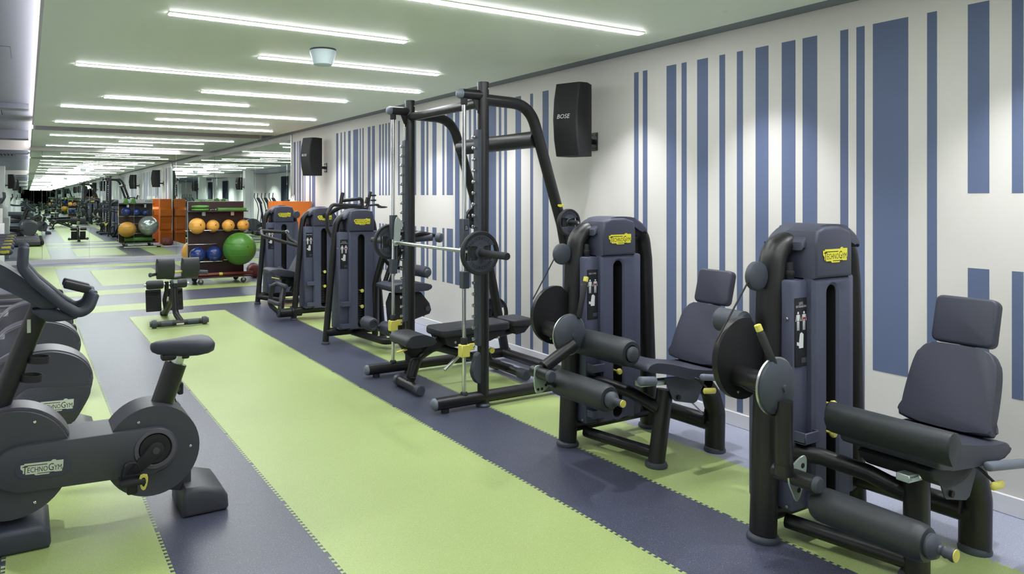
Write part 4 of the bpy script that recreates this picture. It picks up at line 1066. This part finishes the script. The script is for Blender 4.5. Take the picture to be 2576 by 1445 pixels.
    bm = nb(); box(bm, (.27, -.03, .735), (.40, .03, .765), .008, 2); ob('saddle_clamp', bm, 'frame', t)
    # mast, cup rings
    bm = nb(); tube(bm, [(-.45, 0, .50), (-.245, 0, 1.04)], .045, .036, ref=(0, 1, 0), seg=18); ob('mast', bm, 'frame', t)
    for x, z in ((-.255, .785), (-.285, .705)):
        bm = nb(); lathe(bm, [(.044, 0), (.044, .030), (.041, .030), (.041, 0), (.044, 0)], (x, 0, z), (.1, 0, 1), 28); ob('cup_ring', bm, 'rubber', t)
    # console
    out = smooth_poly([(-.53, 1.255), (-.46, 1.262), (-.40, 1.246), (-.345, 1.207), (-.26, 1.138), (-.18, 1.072), (-.172, 1.05), (-.207, 1.031), (-.255, 1.049), (-.40, 1.145), (-.53, 1.20)], 3)
    bm = nb(); prism(bm, out, .20, XZ(0), .025, 3); ob('console_housing', bm, 'bikedark', t, 50)
    F = frame((-.262, 0, 1.145), (0, 1, 0), (-.77, 0, .64))
    bm = nb(); prism(bm, rrect(.15, .15, .01, 3), .012, F, .003, 1); sc_ = ob('screen_bezel', bm, 'grey', t)
    bm = nb(); prism(bm, rrect(.11, .07, .004, 2), .004, F @ Matrix.Translation((0, .02, .007))); ob('screen', bm, 'screen', sc_)
    bm = nb(); prism(bm, rrect(.10, .03, .004, 2), .004, F @ Matrix.Translation((0, -.05, .007))); ob('key_pad', bm, 'steel', sc_)
    # handlebars
    for s in (-1, 1):
        y = s * .125
        bm = nb(); tube(bm, [(-.312, y, 1.325), (-.318, y, 1.23), (-.27, y, 1.165), (-.16, y, 1.055), (-.10, y * .98, 1.012), (-.055, y * .9, 1.03), (-.03, y * .8, 1.10)], .0225, fil=.05, seg=16, rnd=.012); hb = ob('handlebar', bm, 'bikedark', t)
        bm = nb(); obox(bm, (-.10, s * .06, 1.125 + .0), (1, 0, -.32), (0, 1, 0), .115, .055, .034, .008, 3); ob('elbow_pad', bm, 'rubber', t)
        bm = nb(); tube(bm, [(-.03, y * .8, 1.095), (-.06, s * .06, 1.11)], .014); ob('pad_arm', bm, 'grey', t)
    bm = nb(); prism(bm, smooth_poly([(-.28, 1.04), (-.16, 1.03), (-.10, 1.0), (-.12, .985), (-.22, .985)], 3), .22, XZ(0), .012, 2); ob('handlebar_base', bm, 'bikedark', t, 50)
    bm = nb(); box(bm, (-.30, -.0385, .93), (-.285, -.036, .99)); ob('warning_sticker', bm, 'logo_w', t)
    return t
bike((.30, 3.73, 0))

# ================================================================== CROSS TRAINERS
def cross_trainer(label, loc):
    t = thing('cross_trainer', label, 'cross trainer', loc, 0, 'row of cross trainers')
    sq = lambda P_: [(x, .12 + (z - .12) * .905) for x, z in P_]
    hull = smooth_poly(sq([(.345, .42), (.335, .52), (.27, .605), (.17, .655), (.07, .665), (-.05, .645), (-.16, .58), (-.215, .47), (-.215, .34), (-.16, .22), (-.05, .14), (.08, .12), (.2, .135), (.29, .26)]), 4)
    bm = nb(); prism(bm, hull, .30, XZ(0), .03, 4); ob('flywheel_housing', bm, 'bikebody', t, 50)
    cov = [q for q in hull if q[1] > .385]
    cov.sort(key=lambda q: math.atan2(q[1] - .30, q[0] - .07))
    sc2 = lambda k: [(.07 + (x - .07) * k, .33 + (z - .33) * k) for x, z in cov]
    bm = nb(); prism(bm, sc2(1.022) + list(reversed(sc2(.90))), .21, XZ(0), .008, 2); ob('housing_cover', bm, 'bikecap', t, 50)
    bm = nb(); prism(bm, smooth_poly(sq([(.335, .41), (.33, .35), (.28, .25), (.2, .155), (.08, .14), (-.02, .17), (-.08, .26), (-.08, .36), (-.02, .43), (.04, .445), (.2, .425), (.3, .415)]), 4), .01, XZ(-.152), .004, 2); ob('side_panel', bm, 'bikebody', t, 50)
    bm = nb(); prism(bm, stadium(.055, .297, .043, .235, .287, .043), .004, XZ(-.158), .001, 1); pn = ob('badge_panel', bm, 'cap', t)
    logo(pn, frame((.148, -.161, .292), (1, 0, -.04), (0, 0, 1)), .19, 'logo_w')
    logo(t, frame((.318, -.03, .520), (0, 1, 0), (-.6, 0, .8)), .04, 'logo_y')
    bm = nb(); prism(bm, [(.06, .0), (.375, .0), (.385, .03), (.37, .085), (.3, .115), (.1, .115)], .42, XZ(.06), .02, 3); ob('rear_foot', bm, 'bikebody', t, 50)
    bm = nb(); tube(bm, [(-.1, 0, .10), (-1.1, 0, .08)], .05); box(bm, (-1.22, -.26, 0), (-1.0, .26, .07), .02, 2); ob('base_frame', bm, 'frame', t)
    bm = nb(); tube(bm, [(-1.08, 0, .06), (-1.02, 0, .7), (-.93, 0, 1.30)], .05, .04, ref=(0, 1, 0), fil=.3); ob('mast', bm, 'frame', t)
    bm = nb(); obox(bm, (-.88, 0, 1.36), (.5, 0, .86), (0, 1, 0), .30, .36, .05, .02, 3); ob('console', bm, 'bikedark', t)
    bm = nb(); obox(bm, (-.853, 0, 1.375), (.5, 0, .86), (0, 1, 0), .2, .26, .006); ob('screen', bm, 'screen', t)
    for s in (-1, 1):
        bm = nb(); tube(bm, [(-.85, s * .27, .35), (-.93, s * .27, .95), (-.86, s * .27, 1.25), (-.72, s * .27, 1.52), (-.74, s * .27, 1.70)], .02, fil=.12); ob('moving_handle', bm, 'bikedark', t)
        bm = nb(); tube(bm, [(-.86, s * .22, .36), (-.1, s * .2, .28 + s * .06)], .028); pb = ob('pedal_bar', bm, 'frame', t)
        bm = nb(); box(bm, (-.62, s * .21 - .075, .36 + s * .02), (-.28, s * .21 + .075, .385 + s * .02), .01, 2); ob('pedal', bm, 'rubber', pb)
    return t
cross_trainer('cross trainer with big round rear housing, directly behind the exercise bike', (0, 5.0, 0))
cross_trainer('middle cross trainer of the three in the row behind the exercise bike', (0, 6.15, 0))
cross_trainer('cross trainer farthest from the camera, next to the first treadmill', (0, 7.3, 0))

# ================================================================== TREADMILLS
def treadmill(label, loc):
    t = thing('treadmill', label, 'treadmill', loc, 0, 'row of treadmills')
    bm = nb(); box(bm, (-1.35, -.40, .03), (.40, .40, .13), .02, 2); ob('deck', bm, 'bikebody', t)
    bm = nb(); box(bm, (-1.0, -.26, .13), (.40, .26, .142), .003, 1); ob('running_belt', bm, 'ink', t)
    for s in (-1, 1):
        bm = nb(); box(bm, (-1.2, s * .335 - .065, .11), (.41, s * .335 + .065, .165), .015, 2); ob('side_rail', bm, 'bikecap', t)
        bm = nb(); prism(bm, smooth_poly([(.36, .03), (.42, .03), (.455, .07), (.458, .14), (.44, .172), (.36, .172)], 3), .13, XZ(s * .335), .012, 2); ob('rear_cap', bm, 'rubber', t, 50)
        bm = nb(); tube(bm, [(-1.22, s * .38, .12), (-1.16, s * .37, .75), (-1.0, s * .35, 1.10)], .045, .03, ref=(0, 1, 0), fil=.3); ob('upright', bm, 'frame', t)
        bm = nb(); tube(bm, [(-1.02, s * .35, 1.05), (-.7, s * .35, .985), (-.125, s * .35, .975)], .036, fil=.2, rnd=.03, seg=18); hr = ob('handrail', bm, 'bikedark', t)
        logo(hr, frame((-.20, s * .35 - .0365, .975), (1, 0, 0), (0, 0, 1)), .09, 'logo_y')
    bm = nb(); prism(bm, smooth_poly([(-1.42, .03), (-1.42, .14), (-1.3, .23), (-1.1, .22), (-.98, .15), (-.98, .03)], 3), .76, XZ(0), .02, 3); ob('motor_hood', bm, 'bikecap', t, 50)
    bm = nb(); obox(bm, (-1.0, 0, 1.22), (.35, 0, .94), (0, 1, 0), .42, .72, .06, .025, 3); ob('console', bm, 'bikedark', t)
    bm = nb(); obox(bm, (-.965, 0, 1.25), (.35, 0, .94), (0, 1, 0), .28, .46, .008); ob('screen', bm, 'screen', t)
    for x in (-1.3, .3):
        for s in (-1, 1):
            bm = nb(); cyl(bm, (x, s * .33, 0), (x, s * .33, .04), .03, 14); ob('foot', bm, 'rubber', t)
    return t
treadmill('dark treadmill nearest the camera, after the cross trainers', (0, 8.9, 0))
treadmill('dark treadmill in the middle of the row of three', (0, 10.2, 0))
treadmill('dark treadmill farthest from the camera, nearest the end mirror', (0, 11.5, 0))

# ================================================================== BACK EXTENSION CHAIR
def roman(loc):
    t = thing('back_extension_chair', 'black back extension chair with hip pads and ankle rollers on green floor', 'exercise bench', loc)
    # origin at the middle of the front foot bar
    bm = nb(); tube(bm, [(-.30, 0, .045), (.30, 0, .045)], .034, seg=18); ob('front_foot_bar', bm, 'frame', t)
    for s in (-1, 1):
        bm = nb(); lathe(bm, [(.036, -.045), (.045, -.04), (.048, -.01), (.042, .012), (.032, .016), (.032, .03), (0, .031)], (s * .30, 0, .05), (s, 0, 0), 20); ob('foot_cap', bm, 'mid', t)
        bm = nb(); cyl(bm, (s * .09, 0, .045), (s * .21, 0, .045), .0352, 18); ob('grip_sleeve', bm, 'mid', t)
    bm = nb(); prism(bm, rrect(.085, .02, .002, 2), .002, frame((.0, -.036, .035), (1, 0, 0), (0, 0, 1))); ob('label_sticker', bm, 'logo_w', t)
    bm = nb(); tube(bm, [(.02, .0, .05), (-.03, .10, .14), (-.035, .16, .45)], .036, fil=.12, seg=18); ob('front_post', bm, 'frame', t)
    bm = nb(); tube(bm, [(-.03, .95, .03), (-.03, .80, .06), (-.035, .30, .30), (-.03, .14, .50)], .038, fil=.1, seg=18); ob('main_beam', bm, 'frame', t)
    bm = nb(); box(bm, (-.075, .90, 0), (.015, .98, .05), .008, 2); ob('rear_foot', bm, 'rubber', t)
    bm = nb(); box(bm, (-.068, .0, .235), (-.034, .26, .285), .0, 1) if False else box(bm, (-.074, .33, .26), (-.070, .38, .31)); ob('instruction_sticker', bm, 'logo_w', t)
    bm = nb(); box(bm, (-.06, .10, .45), (.0, .18, .50), .008, 1); ob('collar', bm, 'rubber', t)
    bm = nb(); box(bm, (-.05, .12, .49), (-.005, .16, .555), .003, 1); ob('height_post', bm, 'zinc', t)
    bm = nb(); tube(bm, [(-.31, .05, .62), (-.19, .08, .635), (-.15, .1, .575), (-.03, .10, .565), (.10, .1, .575), (.16, .08, .635), (.32, .02, .625)], .018, fil=.05, seg=14); ob('handle_bar', bm, 'frame', t)
    for x0, x1 in ((-.34, -.30), (.21, .33)):
        bm = nb(); tube(bm, [(x0, .05 if x0 < 0 else .045, .62 if x0 < 0 else .63), (x1, .05 if x0 < 0 else .02, .622)], .026, rnd=.01); ob('hand_grip', bm, 'mid', t)
    for cx_ in (-.15, .135):
        bm = nb(); prism(bm, smooth_poly([(-.06, .62), (-.085, .70), (-.075, .78), (-.02, .805), (.04, .79), (.065, .72), (.05, .60), (.0, .56)], 4), .195, frame((cx_, .09, 0), (0, 1, 0), (0, 0, 1)), .016, 3); ob('hip_pad', bm, 'pad2', t, 50)
    bm = nb(); tube(bm, [(-.055, .06, .64), (.04, .06, .645)], .015, rnd=.006); ob('adjusting_handle', bm, 'yellow', t)
    bm = nb(); tube(bm, [(-.03, .80, .08), (-.05, .78, .22), (-.03, .74, .34), (-.03, .73, .46)], .026, fil=.1); ob('roller_post', bm, 'frame', t)
    bm = nb(); cyl(bm, (-.30, .73, .425), (.24, .73, .425), .014, 12); ob('roller_axle', bm, 'steel', t)
    for a, b in ((-.275, -.07), (.01, .215)):
        bm = nb(); roller(bm, (a, .73, .425), (b, .73, .425), .056); ob('ankle_roller', bm, 'pad2', t)
    for cx_ in (-.175, .09):
        F = frame((cx_, .82, .215), (1, 0, 0), (0, .22, 1))
        bm = nb(); prism(bm, rrect(.185, .28, .012, 3), .018, F, .004, 2); fp = ob('foot_plate', bm, 'rubber', t)
        for k in range(8):
            bm = nb(); prism(bm, rrect(.16, .008, .002, 1), .004, F @ Matrix.Translation((0, -.112 + k * .032, .0108))); ob('tread_rib', bm, 'rubber', fp)
    return t
roman((1.57, 8.90, 0))

# ================================================================== BALL RACK
RX0, RX1, RY = 2.45, 3.42, 13.12
t = thing('ball_rack', 'dark brown wheeled rack board with silver rails holding exercise balls', 'storage rack', (0, 0, 0))
bm = nb(); box(bm, (RX0, RY - .012, .13), (RX1, RY + .012, 1.45), .002, 1); ob('back_board', bm, 'wood', t)
bm = nb(); box(bm, (RX0 - .008, RY - .016, .13), (RX0, RY + .016, 1.455)); box(bm, (RX1, RY - .016, .13), (RX1 + .008, RY + .016, 1.455)); box(bm, (RX0 - .008, RY - .016, 1.45), (RX1 + .008, RY + .016, 1.458)); ob('edge_trim', bm, 'steel', t)
bm = nb(); box(bm, (RX0 + .02, 12.80, .115), (RX1 + .1, 13.46, .135), .003, 1); ob('base_shelf', bm, 'wood', t)
bm = nb(); box(bm, (RX0 - .02, RY - .26, 1.272), (RX1 + .02, RY - .012, 1.288), .002, 1); ob('top_shelf', bm, 'wood', t)
bm = nb(); box(bm, (RX0 - .02, RY + .012, 1.30), (RX1 + .04, RY + .25, 1.315), .002, 1); ob('rear_shelf', bm, 'wood', t)
for x in (2.70, 3.2):
    for s in (-1, 1):
        bm = nb(); box(bm, (x - .03, RY + s * .06 - .05, 1.20), (x + .03, RY + s * .06 + .05, 1.272 if s < 0 else 1.30), .002, 1); ob('shelf_bracket', bm, 'steel', t)
def rail(y, z, x0=RX0, x1=RX1):
    bm = nb(); tube(bm, [(x0, RY, z), (x0, y, z), (x1, y, z), (x1, RY, z)], .007, fil=.02, seg=8); ob('ball_rail', bm, 'chrome', t)
rail(RY - .20, .945); rail(RY - .12, .70, RX0, RX1 - .5); rail(RY - .22, .40, RX0, RX1 - .42); rail(RY - .22, .42, RX1 - .40, RX1)
rail(RY + .20, .93); rail(RY + .22, .40); rail(RY + .14, .70)
for x, y in ((2.62, 12.86), (3.36, 12.86), (2.62, 13.40), (3.36, 13.40)):
    bm = nb(); tube(bm, [(x, y, .115), (x, y + .02, .08), (x, y + .02, .05)], .014, fil=.02); box(bm, (x - .02, y - .002, .045), (x + .02, y + .004, .10)); box(bm, (x - .02, y + .036, .045), (x + .02, y + .042, .10)); ct = ob('caster', bm, 'steel', t)
    bm = nb(); cyl(bm, (x, y + .006, .048), (x, y + .034, .048), .048, 22, .006); ob('caster_wheel', bm, 'mid', ct)
bm = nb(); box(bm, (RX0, RY + .016, 1.335), (RX1, RY + .022, 1.452), .001, 1); sb = ob('sign_board', bm, 'whitep', t)
bm = nb(); text_bm(bm, 'ARKE', .085, frame((RX0 + .86, RY + .0225, 1.395), (-1, 0, 0), (0, 0, 1))); ob('lettering', bm, 'ink', sb)

def ball(nm, label, c, r, m, group, sz=1.0):
    o = tag(bpy.data.objects.new(nm, None), label, 'ball', group)
    COL.objects.link(o); o.location = (c[0], c[1], c[2] - r * sz)
    bm = nb(); sphere(bm, (0, 0, r * sz), r, 1, 1, sz); b = ob('shell', bm, m, o)
    bm = nb()
    for zz in (-.35, 0, .35):
        rr = r * math.sqrt(1 - zz * zz) + .0012
        lathe(bm, [(rr, r * sz * (1 + zz) - .003), (rr + .0012, r * sz * (1 + zz)), (rr, r * sz * (1 + zz) + .003)], (0, 0, 0), (0, 0, 1), 32)
    bmesh.ops.delete(bm, geom=[f for f in bm.faces if len(f.verts) > 4], context='FACES_ONLY')
    ob('seam_rib', bm, m, b)
    bm = nb(); lathe(bm, [(.010, 0), (.010, .003), (.005, .004), (0, .004)], (r * .25, -r * .955, r * sz * 1.16), (.25, -.95, .16), 10); ob('valve_plug', bm, 'ink' if m != 'ball_b' else 'mid', o)
    return o
N4 = ['largest amber ball, first on the upper rail of the rack', 'second amber ball on the upper rail of the rack', 'third amber ball on the upper rail of the rack', 'fourth amber ball, at the right end of the upper rail']
for x, r, l in zip((2.575, 2.850, 3.120, 3.385), (.142, .112, .112, .108), N4):
    ball('exercise_ball', l, (x, RY - .02 - r, .945 + .075 + (r - .112) * .2), r, 'ball_y', 'amber balls on the upper rail')
ball('exercise_ball', 'big leaf green exercise ball hanging over the front of the rack', (3.27, RY - .02 - .315, .615), .288, 'ball_g', None)
ball('exercise_ball', 'glossy navy blue ball, left of two on the lower front rail', (2.585, RY - .02 - .14, .52), .138, 'ball_b', 'navy balls on the lower rail')
ball('exercise_ball', 'glossy navy blue ball beside the big green ball', (2.863, RY - .02 - .14, .52), .138, 'ball_b', 'navy balls on the lower rail')
for x, r, l in ((2.64, .148, 'largest navy ball on the back of the rack, seen in the mirror'), (2.94, .125, 'middle navy ball on the back of the rack, seen in the mirror'), (3.19, .10, 'smallest navy ball on the back of the rack, seen in the mirror')):
    ball('exercise_ball', l, (x, RY + .03 + r, .96 + r * .75), r, 'ball_b', 'navy balls on the back')
ball('exercise_ball', 'large amber exercise ball on the back of the rack', (2.66, RY + .30, .53), .262, 'ball_y', None, .9)
ball('exercise_ball', 'large shiny silver exercise ball on the back of the rack', (3.26, RY + .335, .64), .30, 'ball_s', None)
def disc(label, c, r, h):
    o = thing('balance_disc', label, 'balance disc', c, 0, 'green balance discs')
    bm = nb(); lathe(bm, [(r * .6, 0), (r * .94, .006), (r, h * .5), (r * .94, h - .006), (r * .6, h), (0, h)], (0, 0, 0), (0, 0, 1), 36); ob('cushion', bm, 'foam_g', o)
    bm = nb(); lathe(bm, [(r * .3, h), (r * .3, h + .003), (r * .25, h + .003), (r * .25, h)], (0, 0, 0), (0, 0, 1), 24); ob('rim_ring', bm, 'foam_g', o)
disc('lower of two stacked green balance discs on the rack shelf', (2.63, RY - .16, 1.289), .15, .045)
disc('upper of two stacked green balance discs on the rack shelf', (2.63, RY - .16, 1.3375), .15, .048)
o = thing('foam_block', 'long green foam block on the top shelf of the rack', 'foam block', (3.17, RY - .14, 1.289))
bm = nb(); box(bm, (-.25, -.09, 0), (.25, .09, .05), .006, 2); ob('block', bm, 'foam_g', o)
bm = nb(); box(bm, (-.2505, -.0905, .022), (.2505, .0905, .026)); ob('layer_line', bm, 'ball_g', o)
o = thing('chain_handle', 'small chrome chain handle between the green discs and the green block', 'handle', (2.85, RY - .17, 1.289))
for k in range(4):
    bm = nb(); lathe(bm, [(.016, 0), (.02, .004), (.02, .008), (.016, .01), (.014, .005), (.016, 0)], (-.045 + k * .028, 0, .010), (.3, .8 if k % 2 else 0, .6), 14); ob('link', bm, 'chrome', o)
for i, x in enumerate((2.64, 2.85)):
    o = thing('foam_bell', ['green wedge shaped foam bell, left one on the back shelf', 'green wedge shaped foam bell, right one on the back shelf'][i], 'foam bell', (x, RY + .14, 1.316), 0, 'green foam bells')
    bm = nb(); prism(bm, smooth_poly([(-.07, .0), (.07, .0), (.05, .12), (.025, .17), (-.025, .17), (-.05, .12)], 3), .10, XZ(0), .012, 2); ob('body', bm, 'foam_g', o, 50)
    bm = nb(); prism(bm, stadium(0, .06, .018, 0, .12, .014), .102, XZ(0)); ob('grip_hole', bm, 'ball_g', o)
o = thing('foam_roller', 'long green foam roller on the base of the rack, mirror side', 'foam roller', (2.99, RY + .20, .136))
bm = nb(); cyl(bm, (-.40, 0, .078), (.40, 0, .078), .077, 28, .008); ob('roll', bm, 'foam_g', o)
for s in (-1, 1):
    bm = nb(); lathe(bm, [(.05, 0), (.05, .003), (.03, .003), (.03, 0)], (s * .40, 0, .078), (s, 0, 0), 24); ob('end_ring', bm, 'ball_g', o)
o = thing('weighted_bar', 'maroon weighted bar with a yellow band lying on the rack base', 'weighted bar', (2.98, RY - .20, .136))
bm = nb(); tube(bm, [(-.56, 0, .032), (.56, 0, .032)], .03, seg=18, rnd=.006); ob('bar', bm, 'maroon', o)
bm = nb(); cyl(bm, (-.04, 0, .032), (.02, 0, .032), .0318, 18); ob('band', bm, 'yellow', o)
for i, (x, y, l) in enumerate(((3.74, 13.52, 'maroon medicine ball on the floor right of the rack, front one'), (3.80, 13.83, 'maroon medicine ball on the floor right of the rack, rear one'))):
    ball('medicine_ball', l, (x, y, .131), .128, 'maroon', 'maroon medicine balls')
o = thing('exercise_pole', 'long white pole with yellow clip on the floor behind the rack', 'pole', (3.25, 14.05, 0), .06)
bm = nb(); tube(bm, [(-.75, 0, .022), (.80, 0, .022)], .019, rnd=.006); ob('pole', bm, 'whitep', o)
bm = nb(); cyl(bm, (.28, 0, .022), (.34, 0, .022), .0215, 18); ob('clip', bm, 'yellow', o)
bm = nb(); cyl(bm, (.16, 0, .022), (.28, 0, .022), .021, 18); ob('collar', bm, 'ink', o)

# ================================================================== ORANGE TOWEL STATIONS, PAPER ROLLS
def station(label, loc, rz, W_=.50):
    """stands against the wall; zigzag front"""
    t = thing('towel_station', label, 'cabinet', loc, rz, 'orange towel stations')
    prof = [(0, .0), (.30, .0), (.30, .30), (.35, .36), (.35, .42), (.22, .44), (.30, .88), (.36, .92), (.36, 1.12), (.24, 1.20), (.24, 1.46), (0, 1.46)]
    bm = nb(); prism(bm, prof, W_, frame((0, 0, 0), (0, 1, 0), (0, 0, 1)), .003, 1); ob('body', bm, 'orange', t)
    bm = nb(); box(bm, (-W_ / 2 + .01, .235, 1.10), (W_ / 2 - .01, .355, 1.125)); ob('tray_lip', bm, 'orange', t)
    bm = nb(); box(bm, (-W_ / 2 + .03, .225, .48), (W_ / 2 - .03, .262, .86)) ; ob('drop_flap', bm, 'orange', t)
    return t
station('orange towel station with paper wipes, against the striped wall', (3.84, 11.35, 0), 0)
station('orange towel station beside the wall mirror, nearer the rack', (3.905, 12.36, 0), 0, .36)
o = thing('paper_tissue', 'crumpled white tissue sticking up on the orange towel station', 'tissue', (3.80, 11.45, 1.46))
bm = nb()
for a, b, c_ in (((-.05, 0, 0), (.0, .02, .10), (.05, 0, .0)), ((0, -.05, 0), (.02, 0, .12), (.04, .05, 0)), ((-.04, .04, 0), (-.02, 0, .07), (.03, -.04, 0))):
    A, B, C_ = (bm.verts.new(p) for p in (a, b, c_)); D = bm.verts.new(((a[0] + b[0]) / 2 + .01, (a[1] + b[1]) / 2 - .015, (a[2] + b[2]) / 2)); bm.faces.new((A, D, B)); bm.faces.new((D, C_, B)); bm.faces.new((A, C_, D))
ob('sheet', bm, 'whitep', o)
bm = nb(); lathe(bm, [(.06, 0), (.06, .004), (.02, .004), (.02, 0)], (0, 0, .0), (0, 0, 1), 16); ob('holder_ring', bm, 'whitep', o)
t = thing('paper_roll_stand', 'white paper roll on a white cabinet by the end mirror', 'dispenser', (-.55, 16.3, 0))
bm = nb(); box(bm, (-.17, -.17, 0), (.17, .17, 1.02), .01, 2); ob('cabinet', bm, 'whitep', t)
bm = nb(); box(bm, (-.12, -.172, .80), (.12, -.168, .95)); ob('front_label', bm, 'base', t)
bm = nb(); lathe(bm, [(.03, 1.02), (.135, 1.02), (.14, 1.03), (.14, 1.30), (.135, 1.31), (.03, 1.31), (.03, 1.02)], (0, 0, 0), (0, 0, 1), 32); rl = ob('paper_roll', bm, 'whitep', t)
bm = nb(); lathe(bm, [(.026, 1.0), (.026, 1.36), (0, 1.37)], (0, 0, 0), (0, 0, 1), 16); ob('spindle', bm, 'steel', t)
